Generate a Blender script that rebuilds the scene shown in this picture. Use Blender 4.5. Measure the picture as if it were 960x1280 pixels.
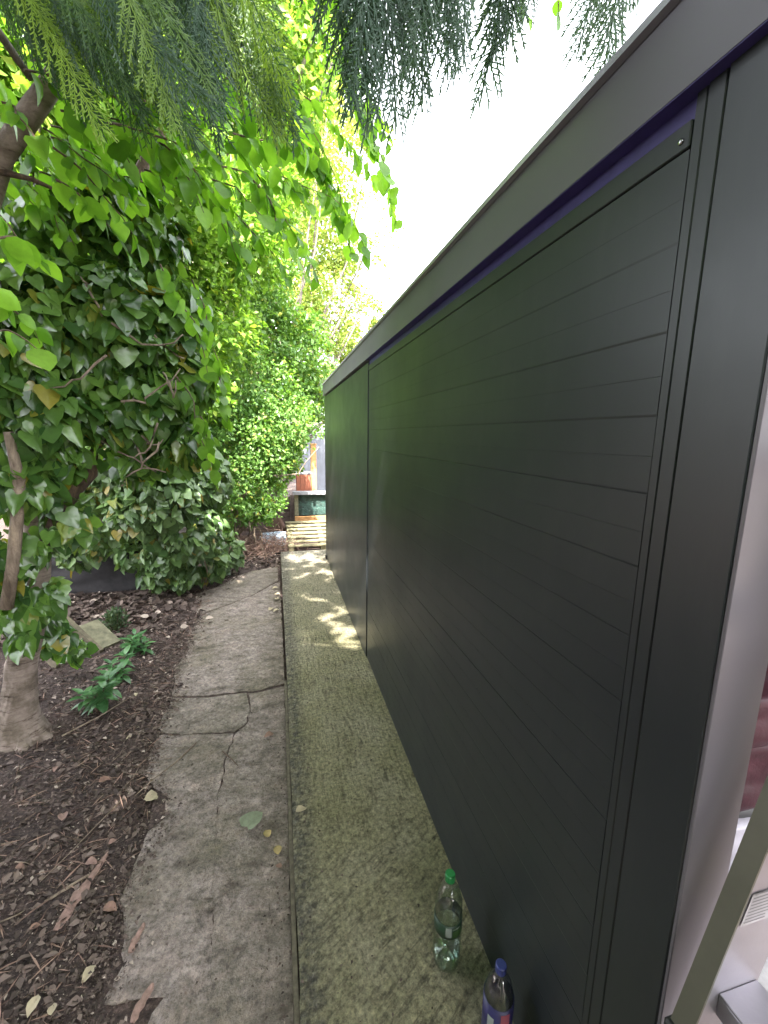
import bpy, math, random
import numpy as np
from mathutils import Matrix, Vector, noise

random.seed(7)
rng = np.random.default_rng(11)
scene = bpy.context.scene
for _o in list(bpy.data.objects): bpy.data.objects.remove(_o)
COL = scene.collection

# ------------------------------------------------------------------ camera
H = 1.70
R = np.array([[0.97075378, 0.0286358, -0.23836336],
              [-0.23965014, 0.17478244, -0.95499681],
              [0.01431463, 0.98419058, 0.17653328]])
cd = bpy.data.cameras.new('camera')
cam = bpy.data.objects.new('camera', cd); COL.objects.link(cam)
cd.sensor_fit = 'HORIZONTAL'; cd.sensor_width = 36.0; cd.lens = 530 / 960 * 36
cd.clip_start = 0.02; cd.clip_end = 2000
M4 = Matrix([list(r) + [0] for r in R] + [[0, 0, 0, 1]]); M4.translation = (0, 0, H)
cam.matrix_world = M4
scene.camera = cam

# ------------------------------------------------------------------ light
SUN = Vector((-0.07, -0.57, 0.82)).normalized()          # towards the sun
w = bpy.data.worlds.new('World'); scene.world = w; w.use_nodes = True
nt = w.node_tree; nt.nodes.clear()
out = nt.nodes.new('ShaderNodeOutputWorld'); bg = nt.nodes.new('ShaderNodeBackground')
sky = nt.nodes.new('ShaderNodeTexSky'); sky.sky_type = 'NISHITA'; sky.sun_disc = False
sky.sun_elevation = math.asin(SUN.z); sky.sun_rotation = math.atan2(SUN.x, SUN.y)
sky.dust_density = 3.0; sky.air_density = 1.0
hs = nt.nodes.new('ShaderNodeHueSaturation'); hs.inputs['Saturation'].default_value = 0.22   # thin high cloud
nt.links.new(sky.outputs[0], hs.inputs['Color']); nt.links.new(hs.outputs[0], bg.inputs[0])
bg.inputs[1].default_value = 0.15
nt.links.new(bg.outputs[0], out.inputs[0])
sl = bpy.data.lights.new('sun', 'SUN'); sl.energy = 3.0; sl.angle = math.radians(0.6); sl.color = (1, 0.95, 0.87)
so = bpy.data.objects.new('sun', sl); COL.objects.link(so); so.location = (-3, -8, 14)
so.rotation_euler = SUN.to_track_quat('Z', 'Y').to_euler()
vs = scene.view_settings
vs.view_transform = 'Standard'; vs.look = 'None'; vs.gamma = 1; vs.use_curve_mapping = False
vs.exposure = 3.5

# ------------------------------------------------------------------ helpers
def at(px, py, Y):
    """point on the plane y = Y seen at a photo pixel"""
    d = R @ np.array([px - 480., 640. - py, -530.])
    t = Y / d[1]
    return Vector((d[0] * t, Y, H + d[2] * t))
def in_view(P, m=0.03):
    c = (np.asarray(P, float) - np.array([0, 0, H])) @ R
    z = -c[:, 2]; ok = z > 0.05
    u = np.where(ok, c[:, 0] / np.maximum(z, 1e-6) * 530 / 480, 9); v = np.where(ok, c[:, 1] / np.maximum(z, 1e-6) * 530 / 640, 9)
    return ok & (abs(u) < 1 + m) & (abs(v) < 1 + m), z

MATS = {}
def nodes_of(name):
    m = bpy.data.materials.new(name); m.use_nodes = True; n = m.node_tree
    b = n.nodes['Principled BSDF']; MATS[name] = m
    return m, n, b
def L(n, a, b): n.links.new(a, b)
def noise_node(n, scale, detail=4, rough=0.55, coord=None, dist=0.0):
    t = n.nodes.new('ShaderNodeTexNoise'); t.inputs['Scale'].default_value = scale
    t.inputs['Detail'].default_value = detail; t.inputs['Roughness'].default_value = rough; t.inputs['Distortion'].default_value = dist
    if coord is not None: L(n, coord, t.inputs['Vector'])
    return t
def ramp(n, src, stops):
    r = n.nodes.new('ShaderNodeValToRGB'); e = r.color_ramp.elements
    while len(e) < len(stops): e.new(0.5)
    for el, (p, c) in zip(e, stops):
        el.position = p; el.color = (*c, 1) if len(c) == 3 else c
    L(n, src, r.inputs[0]); return r
def mixc(n, f, a, b, mode='MIX'):
    m = n.nodes.new('ShaderNodeMix'); m.data_type = 'RGBA'; m.blend_type = mode
    if isinstance(f, (int, float)): m.inputs[0].default_value = f
    else: L(n, f, m.inputs[0])
    for s, v in ((6, a), (7, b)):
        if isinstance(v, tuple): m.inputs[s].default_value = (*v, 1)
        else: L(n, v, m.inputs[s])
    return m.outputs[2]
def bump(n, b, h, strength=0.4, dist=0.01):
    k = n.nodes.new('ShaderNodeBump'); k.inputs['Strength'].default_value = strength; k.inputs['Distance'].default_value = dist
    L(n, h, k.inputs['Height'])
    L(n, k.outputs[0], b.inputs['Normal']); return k
def coords(n, kind='Object', scale=(1, 1, 1), rot=(0, 0, 0)):
    t = n.nodes.new('ShaderNodeTexCoord'); mp = n.nodes.new('ShaderNodeMapping')
    mp.inputs['Scale'].default_value = scale; mp.inputs['Rotation'].default_value = rot
    L(n, t.outputs[kind], mp.inputs[0]); return mp.outputs[0]
def world_pos(n, scale=(1, 1, 1), rot=(0, 0, 0)):
    g = n.nodes.new('ShaderNodeNewGeometry'); mp = n.nodes.new('ShaderNodeMapping')
    mp.inputs['Scale'].default_value = scale; mp.inputs['Rotation'].default_value = rot
    L(n, g.outputs['Position'], mp.inputs[0]); return mp.outputs[0]

def simple(name, col, rough=0.6, metal=0.0, var=0.15, scale=30, bmp=0.0, bscale=120, spec=0.5):
    m, n, b = nodes_of(name); c = world_pos(n)
    t = noise_node(n, scale, 5, 0.6, c)
    d = tuple(x * (1 - var) for x in col); l = tuple(min(1, x * (1 + var)) for x in col)
    r = ramp(n, t.outputs['Fac'], [(0.3, d), (0.7, l)])
    L(n, r.outputs[0], b.inputs['Base Color'])
    b.inputs['Roughness'].default_value = rough; b.inputs['Metallic'].default_value = metal
    b.inputs['Specular IOR Level'].default_value = spec
    if bmp:
        t2 = noise_node(n, bscale, 4, 0.6, c); bump(n, b, t2.outputs['Fac'], bmp, 0.004)
    return m

def leaf_mat(name, dark, light, yellow=None, rough=0.4, trans=0.35, spec=0.5, tcol=None, island=1.0):
    m, n, b = nodes_of(name)
    g = n.nodes.new('ShaderNodeNewGeometry'); oi = n.nodes.new('ShaderNodeObjectInfo')
    ad = n.nodes.new('ShaderNodeMath'); ad.operation = 'ADD'
    im = n.nodes.new('ShaderNodeMath'); im.operation = 'MULTIPLY'; im.inputs[1].default_value = island; L(n, g.outputs['Random Per Island'], im.inputs[0])
    L(n, im.outputs[0], ad.inputs[0]); L(n, oi.outputs['Random'], ad.inputs[1])
    fr = n.nodes.new('ShaderNodeMath'); fr.operation = 'FRACT'; L(n, ad.outputs[0], fr.inputs[0])
    mid = tuple((a + c) / 2 for a, c in zip(dark, light))
    st = [(0.0, dark), (0.5, mid), (0.93, light)]
    if yellow: st.append((0.985, yellow))
    r = ramp(n, fr.outputs[0], st)
    t = noise_node(n, 45, 3, 0.6, world_pos(n))
    c = mixc(n, 0.35, r.outputs[0], ramp(n, t.outputs['Fac'], [(0.3, (0.45, 0.45, 0.45)), (0.7, (1, 1, 1))]).outputs[0], 'MULTIPLY')
    L(n, c, b.inputs['Base Color']); b.inputs['Roughness'].default_value = rough; b.inputs['Specular IOR Level'].default_value = spec
    bump(n, b, t.outputs['Fac'], 0.25, 0.004)
    tr = n.nodes.new('ShaderNodeBsdfTranslucent')
    tc = mixc(n, 1.0, c, tcol or (1.5, 1.5, 0.55), 'MULTIPLY'); L(n, tc, tr.inputs['Color'])
    mx = n.nodes.new('ShaderNodeMixShader'); mx.inputs[0].default_value = trans
    L(n, b.outputs[0], mx.inputs[1]); L(n, tr.outputs[0], mx.inputs[2])
    L(n, mx.outputs[0], n.nodes['Material Output'].inputs['Surface'])
    return m

leaf_mat('ivy_leaf', (0.035, 0.095, 0.022), (0.16, 0.30, 0.055), (0.30, 0.27, 0.04), 0.27, 0.32, 0.8)
leaf_mat('ivy_leaf_low', (0.055, 0.11, 0.035), (0.16, 0.26, 0.085), (0.3, 0.24, 0.05), 0.36, 0.22, 0.55)
leaf_mat('lime_leaf', (0.085, 0.21, 0.025), (0.22, 0.42, 0.06), None, 0.38, 0.6, 0.5)
leaf_mat('privet_leaf', (0.07, 0.16, 0.035), (0.20, 0.36, 0.085), (0.34, 0.34, 0.08), 0.42, 0.4, 0.4)
leaf_mat('birch_leaf', (0.15, 0.24, 0.035), (0.36, 0.44, 0.09), (0.42, 0.36, 0.12), 0.5, 0.45, 0.4, (1.15, 1.2, 0.7))
leaf_mat('back_leaf', (0.10, 0.21, 0.02), (0.26, 0.42, 0.06), (0.36, 0.42, 0.06), 0.5, 0.5, 0.4, (1.2, 1.3, 0.7))
leaf_mat('conifer_leaf', (0.03, 0.085, 0.035), (0.20, 0.32, 0.045), None, 0.45, 0.45, 0.5, island=0.25)
leaf_mat('conifer_dark', (0.04, 0.085, 0.055), (0.07, 0.125, 0.08), None, 0.5, 0.35, 0.4, island=0.25)
leaf_mat('laurel_leaf', (0.05, 0.14, 0.05), (0.11, 0.24, 0.09), None, 0.3, 0.2, 0.6)
leaf_mat('heath_leaf', (0.06, 0.11, 0.06), (0.13, 0.18, 0.10), None, 0.6, 0.2, 0.3)
leaf_mat('litter', (0.035, 0.025, 0.022), (0.20, 0.15, 0.128), (0.46, 0.38, 0.32), 0.75, 0.05, 0.25, (1, .8, .6))
leaf_mat('dry_twig', (0.13, 0.08, 0.065), (0.36, 0.24, 0.19), None, 0.8, 0.02, 0.2, (1, .8, .6))

def bark(name, dark, light, bands=False):
    m, n, b = nodes_of(name)
    c = world_pos(n, (7, 7, 60) if bands else (30, 30, 6))
    t = noise_node(n, 1.0, 8, 0.75, c, 0.1 if bands else 0.6); t2 = noise_node(n, 11, 5, 0.65, world_pos(n))
    r = ramp(n, t.outputs['Fac'], [(0.38, dark), (0.45, tuple(a * .3 + d * .7 for a, d in zip(dark, light))), (0.62, light)] if bands else [(0.36, dark), (0.5, tuple((a + d) / 2 for a, d in zip(dark, light))), (0.62, light)])
    cc = mixc(n, 0.75 if bands else 0.5, r.outputs[0], ramp(n, t2.outputs['Fac'], [(0.38, (0.35, 0.33, 0.26)), (0.58, (1, 1, 1))]).outputs[0], 'MULTIPLY')
    L(n, cc, b.inputs['Base Color']); b.inputs['Roughness'].default_value = 0.85
    bump(n, b, t.outputs['Fac'], 0.6 if bands else 0.8, 0.010); return m
bark('cherry_bark', (0.10, 0.065, 0.05), (0.33, 0.265, 0.225), True)
bark('brown_bark', (0.05, 0.032, 0.022), (0.20, 0.13, 0.09))
bark('pale_bark', (0.14, 0.10, 0.075), (0.36, 0.28, 0.21))
bark('grey_bark', (0.10, 0.085, 0.07), (0.33, 0.28, 0.23))

# soil
m, n, b = nodes_of('soil'); c = world_pos(n)
t = noise_node(n, 3, 6, 0.6, c); t2 = noise_node(n, 60, 5, 0.7, c); t3 = noise_node(n, 190, 3, 0.7, c)
r = ramp(n, t2.outputs['Fac'], [(0.3, (0.028, 0.019, 0.017)), (0.52, (0.08, 0.055, 0.048)), (0.70, (0.20, 0.15, 0.13))])
cc = mixc(n, 0.6, r.outputs[0], ramp(n, t.outputs['Fac'], [(0.35, (0.45, 0.4, 0.4)), (0.65, (1.15, 1, 0.95))]).outputs[0], 'MULTIPLY')
L(n, cc, b.inputs['Base Color']); b.inputs['Roughness'].default_value = 0.95
hm = n.nodes.new('ShaderNodeMath'); hm.operation = 'ADD'; L(n, t2.outputs['Fac'], hm.inputs[0]); L(n, t3.outputs['Fac'], hm.inputs[1])
bump(n, b, hm.outputs[0], 0.9, 0.02)

# flagstone
m, n, b = nodes_of('flagstone'); c = world_pos(n)
oi = n.nodes.new('ShaderNodeObjectInfo')
t = noise_node(n, 2.3, 6, 0.65, c); t2 = noise_node(n, 13, 8, 0.72, c, 0.4); t3 = noise_node(n, 120, 5, 0.75, c); t4 = noise_node(n, 38, 6, 0.7, c)
r = ramp(n, t2.outputs['Fac'], [(0.30, (0.15, 0.127, 0.108)), (0.5, (0.25, 0.216, 0.192)), (0.72, (0.36, 0.318, 0.292))])
tint = ramp(n, oi.outputs['Random'], [(0, (0.88, 0.86, 0.82)), (0.5, (1, 0.96, 0.96)), (1, (1.06, 1.0, 1.03))])
cc = mixc(n, 1.0, r.outputs[0], tint.outputs[0], 'MULTIPLY')
cc = mixc(n, ramp(n, t.outputs['Fac'], [(0.45, (0, 0, 0)), (0.68, (0.75, 0.75, 0.75))]).outputs[0], cc, (0.125, 0.108, 0.066))
cc = mixc(n, ramp(n, t4.outputs['Fac'], [(0.57, (0, 0, 0)), (0.70, (0.75, 0.75, 0.75))]).outputs[0], cc, (0.075, 0.06, 0.048))
cc = mixc(n, ramp(n, t3.outputs['Fac'], [(0.56, (0, 0, 0)), (0.70, (0.6, 0.6, 0.6))]).outputs[0], cc, (0.06, 0.05, 0.04))
cc = mixc(n, ramp(n, t3.outputs['Fac'], [(0.28, (0.5, 0.5, 0.5)), (0.38, (0, 0, 0))]).outputs[0], cc, (0.36, 0.33, 0.30))
g1 = noise_node(n, 46, 9, 0.8, c); g2 = noise_node(n, 8, 6, 0.7, world_pos(n, (1, 1.7, 1)), 0.4)
cc = mixc(n, 1.0, cc, ramp(n, g1.outputs['Fac'], [(0.36, (0.42, 0.40, 0.38)), (0.5, (1, 1, 1)), (0.64, (1.45, 1.42, 1.4))]).outputs[0], 'MULTIPLY')
cc = mixc(n, 1.0, cc, ramp(n, g2.outputs['Fac'], [(0.34, (0.50, 0.47, 0.42)), (0.48, (1, 1, 1)), (0.66, (1.25, 1.2, 1.18))]).outputs[0], 'MULTIPLY')
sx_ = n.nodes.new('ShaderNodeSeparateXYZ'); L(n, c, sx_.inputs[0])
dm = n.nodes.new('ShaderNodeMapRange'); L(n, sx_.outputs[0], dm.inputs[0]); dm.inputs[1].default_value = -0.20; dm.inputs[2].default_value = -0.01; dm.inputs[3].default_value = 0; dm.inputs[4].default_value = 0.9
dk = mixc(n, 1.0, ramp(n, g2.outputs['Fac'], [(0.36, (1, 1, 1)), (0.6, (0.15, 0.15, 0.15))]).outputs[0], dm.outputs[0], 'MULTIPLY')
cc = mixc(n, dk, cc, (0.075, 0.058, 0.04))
L(n, cc, b.inputs['Base Color']); b.inputs['Roughness'].default_value = 0.72
w1 = noise_node(n, 5, 10, 0.66, c, 0.0)
hm = n.nodes.new('ShaderNodeMath'); hm.operation = 'MULTIPLY_ADD'; L(n, t4.outputs['Fac'], hm.inputs[0]); hm.inputs[1].default_value = 0.4; L(n, w1.outputs['Fac'], hm.inputs[2])
bump(n, b, hm.outputs[0], 1.0, 0.05)

# tamped mossy concrete
m, n, b = nodes_of('concrete'); c = world_pos(n)
t = noise_node(n, 1.7, 5, 0.6, c); ts = noise_node(n, 62, 8, 0.82, c); tm = noise_node(n, 26, 5, 0.7, c)
st = noise_node(n, 1.0, 4, 0.65, world_pos(n, (48, 9.0, 1)))
rot_ = world_pos(n, (1, 1, 1), (0, 0, math.radians(-32))); sc2 = n.nodes.new('ShaderNodeMapping'); sc2.inputs['Scale'].default_value = (7, 48, 1); L(n, rot_, sc2.inputs[0])
sd = noise_node(n, 1.0, 5, 0.65, sc2.outputs[0], 0.3)
sep = n.nodes.new('ShaderNodeSeparateXYZ'); L(n, c, sep.inputs[0])
moss = ramp(n, t.outputs['Fac'], [(0.36, (0.43, 0.39, 0.27)), (0.5, (0.37, 0.34, 0.205)), (0.68, (0.29, 0.274, 0.14))])
far = n.nodes.new('ShaderNodeMapRange'); L(n, sep.outputs[1], far.inputs[0])
far.inputs[1].default_value = 3.0; far.inputs[2].default_value = 6.0; far.inputs[3].default_value = 0; far.inputs[4].default_value = 0.7
cc = mixc(n, far.outputs[0], moss.outputs[0], (0.36, 0.32, 0.27))
lines = n.nodes.new('ShaderNodeMix'); lines.data_type = 'FLOAT'
yr = n.nodes.new('ShaderNodeMapRange'); L(n, sep.outputs[1], yr.inputs[0]); yr.inputs[1].default_value = 1.35; yr.inputs[2].default_value = 1.7
yr.inputs[3].default_value = 1; yr.inputs[4].default_value = 0
L(n, yr.outputs[0], lines.inputs[0]); L(n, st.outputs['Fac'], lines.inputs[2]); L(n, sd.outputs['Fac'], lines.inputs[3])
pm = noise_node(n, 7, 5, 0.65, c)
patch = ramp(n, pm.outputs['Fac'], [(0.38, (0.12, 0.12, 0.12)), (0.62, (1, 1, 1))])
def masked(src, stops, col):
    global cc
    k = mixc(n, 1.0, ramp(n, src, stops).outputs[0], patch.outputs[0], 'MULTIPLY'); cc = mixc(n, k, cc, col)
dm_ = mixc(n, 1.0, ramp(n, sd.outputs['Fac'], [(0.34, (0.75, 0.75, 0.75)), (0.48, (0, 0, 0))]).outputs[0], yr.outputs[0], 'MULTIPLY')
dm_ = mixc(n, 1.0, dm_, patch.outputs[0], 'MULTIPLY')
cc = mixc(n, dm_, cc, (0.075, 0.068, 0.042))
masked(lines.outputs[0], [(0.36, (0.8, 0.8, 0.8)), (0.50, (0, 0, 0))], (0.10, 0.09, 0.055))
masked(tm.outputs['Fac'], [(0.53, (0, 0, 0)), (0.68, (0.75, 0.75, 0.75))], (0.10, 0.092, 0.055))
masked(ts.outputs['Fac'], [(0.52, (0, 0, 0)), (0.64, (0.7, 0.7, 0.7))], (0.08, 0.07, 0.045))
cc = mixc(n, ramp(n, ts.outputs['Fac'], [(0.30, (0.5, 0.5, 0.5)), (0.44, (0, 0, 0))]).outputs[0], cc, (0.32, 0.295, 0.20))
gr = noise_node(n, 55, 9, 0.8, c); gr2 = noise_node(n, 1.0, 7, 0.75, world_pos(n, (60, 42, 60)))
cc = mixc(n, 1.0, cc, ramp(n, gr.outputs['Fac'], [(0.36, (0.40, 0.39, 0.37)), (0.5, (1, 1, 1)), (0.64, (1.55, 1.52, 1.45))]).outputs[0], 'MULTIPLY')
cc = mixc(n, 1.0, cc, ramp(n, gr2.outputs['Fac'], [(0.36, (0.6, 0.59, 0.57)), (0.5, (1, 1, 1)), (0.66, (1.25, 1.22, 1.2))]).outputs[0], 'MULTIPLY')
ed = ramp(n, sep.outputs[0], [(0.06, (0.9, 0.9, 0.9)), (0.13, (0, 0, 0))])
edn = mixc(n, 1.0, ed.outputs[0], ramp(n, tm.outputs['Fac'], [(0.35, (0.25, 0.25, 0.25)), (0.6, (1, 1, 1))]).outputs[0], 'MULTIPLY')
edc = ramp(n, gr.outputs['Fac'], [(0.42, (0.03, 0.027, 0.022)), (0.54, (0.12, 0.112, 0.09)), (0.64, (0.30, 0.285, 0.24))])
cc = mixc(n, edn, cc, edc.outputs[0])
L(n, cc, b.inputs['Base Color']); b.inputs['Roughness'].default_value = 0.9
h1 = n.nodes.new('ShaderNodeMath'); h1.operation = 'MULTIPLY_ADD'; L(n, lines.outputs[0], h1.inputs[0]); h1.inputs[1].default_value = 1.6; L(n, tm.outputs['Fac'], h1.inputs[2])
h2 = n.nodes.new('ShaderNodeMath'); h2.operation = 'MULTIPLY_ADD'; L(n, gr.outputs['Fac'], h2.inputs[0]); h2.inputs[1].default_value = 1.2; L(n, h1.outputs[0], h2.inputs[2])
bump(n, b, h2.outputs[0], 1.0, 0.03)

# anthracite coated cladding with faint dust
def clad(name, col, rough, dust):
    m, n, b = nodes_of(name); c = world_pos(n)
    t = noise_node(n, 2.2, 5, 0.6, c); t2 = noise_node(n, 1.0, 5, 0.7, world_pos(n, (1, 14, 3), (math.radians(35), 0, 0)))
    t3 = noise_node(n, 320, 2, 0.5, c)
    cc = mixc(n, ramp(n, t2.outputs['Fac'], [(0.5, (0, 0, 0)), (0.78, (dust, dust, dust))]).outputs[0], col, (0.16, 0.15, 0.15))
    L(n, cc, b.inputs['Base Color'])
    rr = ramp(n, t.outputs['Fac'], [(0.3, (rough - 0.05,) * 3), (0.7, (rough + 0.07,) * 3)])
    L(n, rr.outputs[0], b.inputs['Roughness']); b.inputs['Specular IOR Level'].default_value = 0.5
    bump(n, b, t3.outputs['Fac'], 0.05, 0.001); return m
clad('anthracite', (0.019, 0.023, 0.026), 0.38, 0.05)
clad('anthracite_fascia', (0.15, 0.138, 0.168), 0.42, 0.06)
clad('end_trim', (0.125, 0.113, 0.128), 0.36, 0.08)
simple('indigo_fringing', (0.06, 0.045, 0.20), 0.5)  # purple lens fringing in the eaves gap, painted as a surface colour
simple('black_rubber', (0.015, 0.015, 0.016), 0.6)
simple('steel', (0.6, 0.6, 0.62), 0.25, 1.0, 0.05)
simple('aluminium', (0.30, 0.28, 0.31), 0.42, 0.6, 0.08, 14, 0.05)
simple('aluminium_green_reflection', (0.125, 0.122, 0.092), 0.5, 0.4, 0.10, 9, 0.05)  # plain aluminium with the green reflection of the foliage painted into its colour
simple('sticker', (0.36, 0.34, 0.36), 0.45)
simple('print_grey', (0.17, 0.16, 0.17), 0.6)
simple('red_fabric', (0.022, 0.0008, 0.005), 0.55, 0, 0.35, 8, 0.5, 30, spec=0.25)
simple('white_sack', (0.20, 0.185, 0.215), 0.5, 0, 0.12, 10, 0.2, 40)
simple('print_black', (0.02, 0.02, 0.022), 0.5)
simple('interior_grey', (0.30, 0.29, 0.30), 0.6)
simple('white_paint', (0.75, 0.75, 0.76), 0.5)
simple('yellow_hose', (0.55, 0.47, 0.05), 0.45)
simple('green_cap', (0.015, 0.19, 0.05), 0.4)
simple('blue_cap', (0.025, 0.035, 0.16), 0.4)
simple('label_green', (0.018, 0.045, 0.025), 0.45, 0, 0.2, 60)
simple('label_white', (0.25, 0.28, 0.26), 0.5)
simple('label_olive', (0.035, 0.085, 0.02), 0.5)
simple('label_blue', (0.02, 0.018, 0.085), 0.45, 0, 0.2, 60)
simple('label_red', (0.28, 0.07, 0.10), 0.45)
simple('old_timber', (0.12, 0.10, 0.065), 0.85, 0, 0.45, 26, 0.6, 70)
simple('mossy_timber', (0.17, 0.16, 0.10), 0.85, 0, 0.4, 18, 0.5, 90)
simple('edging_timber', (0.10, 0.085, 0.06), 0.9, 0, 0.45, 40, 0.6, 120)
simple('orange_timber', (0.50, 0.26, 0.10), 0.7, 0, 0.25, 16, 0.3)
simple('red_timber', (0.30, 0.10, 0.055), 0.7, 0, 0.25, 16, 0.3)
simple('brown_timber', (0.12, 0.085, 0.075), 0.8, 0, 0.3, 14, 0.4)
simple('pale_timber', (0.19, 0.17, 0.095), 0.8, 0, 0.25, 22, 0.4)
simple('grey_board', (0.27, 0.27, 0.29), 0.6, 0, 0.2, 25)
simple('pale_wall', (0.17, 0.18, 0.21), 0.7, 0, 0.1, 4)
simple('dark_stone', (0.022, 0.020, 0.022), 0.9, 0, 0.5, 12, 0.8, 22)
simple('rose_stone', (0.20, 0.16, 0.15), 0.9, 0, 0.3, 60, 0.7, 90)
simple('leaf_green_fallen', (0.19, 0.215, 0.145), 0.6, 0, 0.2, 40, 0.3)
simple('leaf_yellow_fallen', (0.32, 0.24, 0.10), 0.65, 0, 0.25, 40, 0.3)
simple('leaf_cream_fallen', (0.36, 0.30, 0.20), 0.65, 0, 0.2, 40, 0.3)
simple('leaf_brown_fallen', (0.20, 0.115, 0.085), 0.7, 0, 0.3, 40, 0.4)
simple('rose_bark', (0.24, 0.15, 0.125), 0.85, 0, 0.3, 50, 0.6)
simple('blue_plastic', (0.45, 0.55, 0.68), 0.4)
simple('clay', (0.14, 0.075, 0.055), 0.8)

m, n, b = nodes_of('green_sheet'); c = world_pos(n)
t = noise_node(n, 14, 5, 0.7, world_pos(n, (1, 1, 2.2), (0, 0.6, 0)), 1.2)
r = ramp(n, t.outputs['Fac'], [(0.35, (0.012, 0.03, 0.025)), (0.6, (0.05, 0.12, 0.10))])
L(n, r.outputs[0], b.inputs['Base Color']); b.inputs['Roughness'].default_value = 0.28; bump(n, b, t.outputs['Fac'], 1.0, 0.05)
m, n, b = nodes_of('black_sheet')
t = noise_node(n, 18, 5, 0.7, world_pos(n), 1.0); b.inputs['Base Color'].default_value = (0.02, 0.02, 0.024, 1); b.inputs['Roughness'].default_value = 0.3
bump(n, b, t.outputs['Fac'], 1.0, 0.05)
def clear(name, tint, gl=0.12):
    m, n, b = nodes_of(name); n.nodes.remove(b)
    tr = n.nodes.new('ShaderNodeBsdfTransparent'); tr.inputs[0].default_value = (*tint, 1)
    g = n.nodes.new('ShaderNodeBsdfGlossy'); g.inputs['Roughness'].default_value = 0.08
    t = noise_node(n, 40, 3, 0.5, world_pos(n)); k = n.nodes.new('ShaderNodeBump'); k.inputs['Strength'].default_value = 0.25; k.inputs['Distance'].default_value = 0.01
    L(n, t.outputs['Fac'], k.inputs['Height']); L(n, k.outputs[0], g.inputs['Normal'])
    lw = n.nodes.new('ShaderNodeLayerWeight'); lw.inputs['Blend'].default_value = 0.25
    mr = n.nodes.new('ShaderNodeMapRange'); L(n, lw.outputs['Facing'], mr.inputs[0]); mr.inputs[3].default_value = gl; mr.inputs[4].default_value = 0.7
    mx = n.nodes.new('ShaderNodeMixShader'); L(n, mr.outputs[0], mx.inputs[0])
    L(n, tr.outputs[0], mx.inputs[1]); L(n, g.outputs[0], mx.inputs[2])
    L(n, mx.outputs[0], n.nodes['Material Output'].inputs['Surface']); return m
clear('clear_plastic', (0.80, 0.88, 0.82)); clear('clear_plastic_blue', (0.78, 0.82, 0.9)); clear('water', (0.80, 0.90, 0.88), 0.18)
clear('glazing', (0.55, 0.6, 0.6), 0.25)

# ---- mesh helpers
class MB:
    def __init__(s): s.v = []; s.f = []
    def add(s, vs, fs):
        o = len(s.v); s.v += [tuple(v) for v in vs]; s.f += [tuple(i + o for i in f) for f in fs]
    def box(s, x0, x1, y0, y1, z0, z1, bev=0.0):
        if bev <= 0:
            s.add([(x0, y0, z0), (x1, y0, z0), (x1, y1, z0), (x0, y1, z0), (x0, y0, z1), (x1, y0, z1), (x1, y1, z1), (x0, y1, z1)],
                  [(0, 3, 2, 1), (4, 5, 6, 7), (0, 1, 5, 4), (1, 2, 6, 5), (2, 3, 7, 6), (3, 0, 4, 7)]); return
        import bmesh
        bm = bmesh.new(); bmesh.ops.create_cube(bm, size=1)
        for v in bm.verts:
            v.co = Vector(((x0 + x1) / 2 + v.co.x * (x1 - x0), (y0 + y1) / 2 + v.co.y * (y1 - y0), (z0 + z1) / 2 + v.co.z * (z1 - z0)))
        bmesh.ops.bevel(bm, geom=bm.edges[:], offset=bev, segments=1, affect='EDGES')
        bm.verts.index_update(); s.add([v.co[:] for v in bm.verts], [[v.index for v in f.verts] for f in bm.faces]); bm.free()
    def tube(s, pts, rad, n=8, cap=True, rough=0.0):
        pts = [Vector(p) for p in pts]; k = len(pts)
        if not hasattr(rad, '__len__'): rad = [rad] * k
        vs = []; up = Vector((0.3, 0.2, 1)).normalized()
        for i, p in enumerate(pts):
            d = (pts[min(i + 1, k - 1)] - pts[max(i - 1, 0)]).normalized()
            a = d.cross(up)
            if a.length < 1e-3: a = d.cross(Vector((1, 0, 0)))
            a.normalize(); bb = d.cross(a).normalized(); up = a.cross(d).normalized() if False else up
            for j in range(n):
                th = 2 * math.pi * j / n
                rr = rad[i] * (1 + rough * noise.noise(p * 9 + Vector((math.cos(th), math.sin(th), 0)) * 1.7))
                vs.append(p + (a * math.cos(th) + bb * math.sin(th)) * rr)
        fs = [(i * n + j, i * n + (j + 1) % n, (i + 1) * n + (j + 1) % n, (i + 1) * n + j) for i in range(k - 1) for j in range(n)]
        if cap: fs += [tuple(range(n))[::-1], tuple((k - 1) * n + j for j in range(n))]
        s.add(vs, fs)
    def lathe(s, prof, c, n=24):
        vs = [(c[0] + r * math.cos(2 * math.pi * j / n), c[1] + r * math.sin(2 * math.pi * j / n), c[2] + z) for r, z in prof for j in range(n)]
        fs = [(i * n + j, i * n + (j + 1) % n, (i + 1) * n + (j + 1) % n, (i + 1) * n + j) for i in range(len(prof) - 1) for j in range(n)]
        s.add(vs, fs)
    def mesh(s, name, mat, smooth=False):
        me = bpy.data.meshes.new(name); me.from_pydata(s.v, [], s.f); me.materials.append(MATS[mat])
        if smooth: me.polygons.foreach_set('use_smooth', [True] * len(me.polygons))
        me.update(); return me
    def build(s, name, mat, parent=None, smooth=False):
        return obj(name, s.mesh(name, mat, smooth), parent)
def obj(name, data, parent=None):
    o = bpy.data.objects.new(name, data); COL.objects.link(o)
    if parent is not None:
        o.parent = parent; o.matrix_parent_inverse = inv_of(parent)
    return o
def wm(p):
    return p.matrix_basis if p.parent is None else wm(p.parent) @ p.matrix_parent_inverse @ p.matrix_basis
def inv_of(p): return wm(p).inverted()
def thing(name, label, cat, loc, group=None):
    o = bpy.data.objects.new(name, None); COL.objects.link(o); o.location = loc; o.empty_display_size = 0.1
    return tag(o, label, cat, group)
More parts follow.
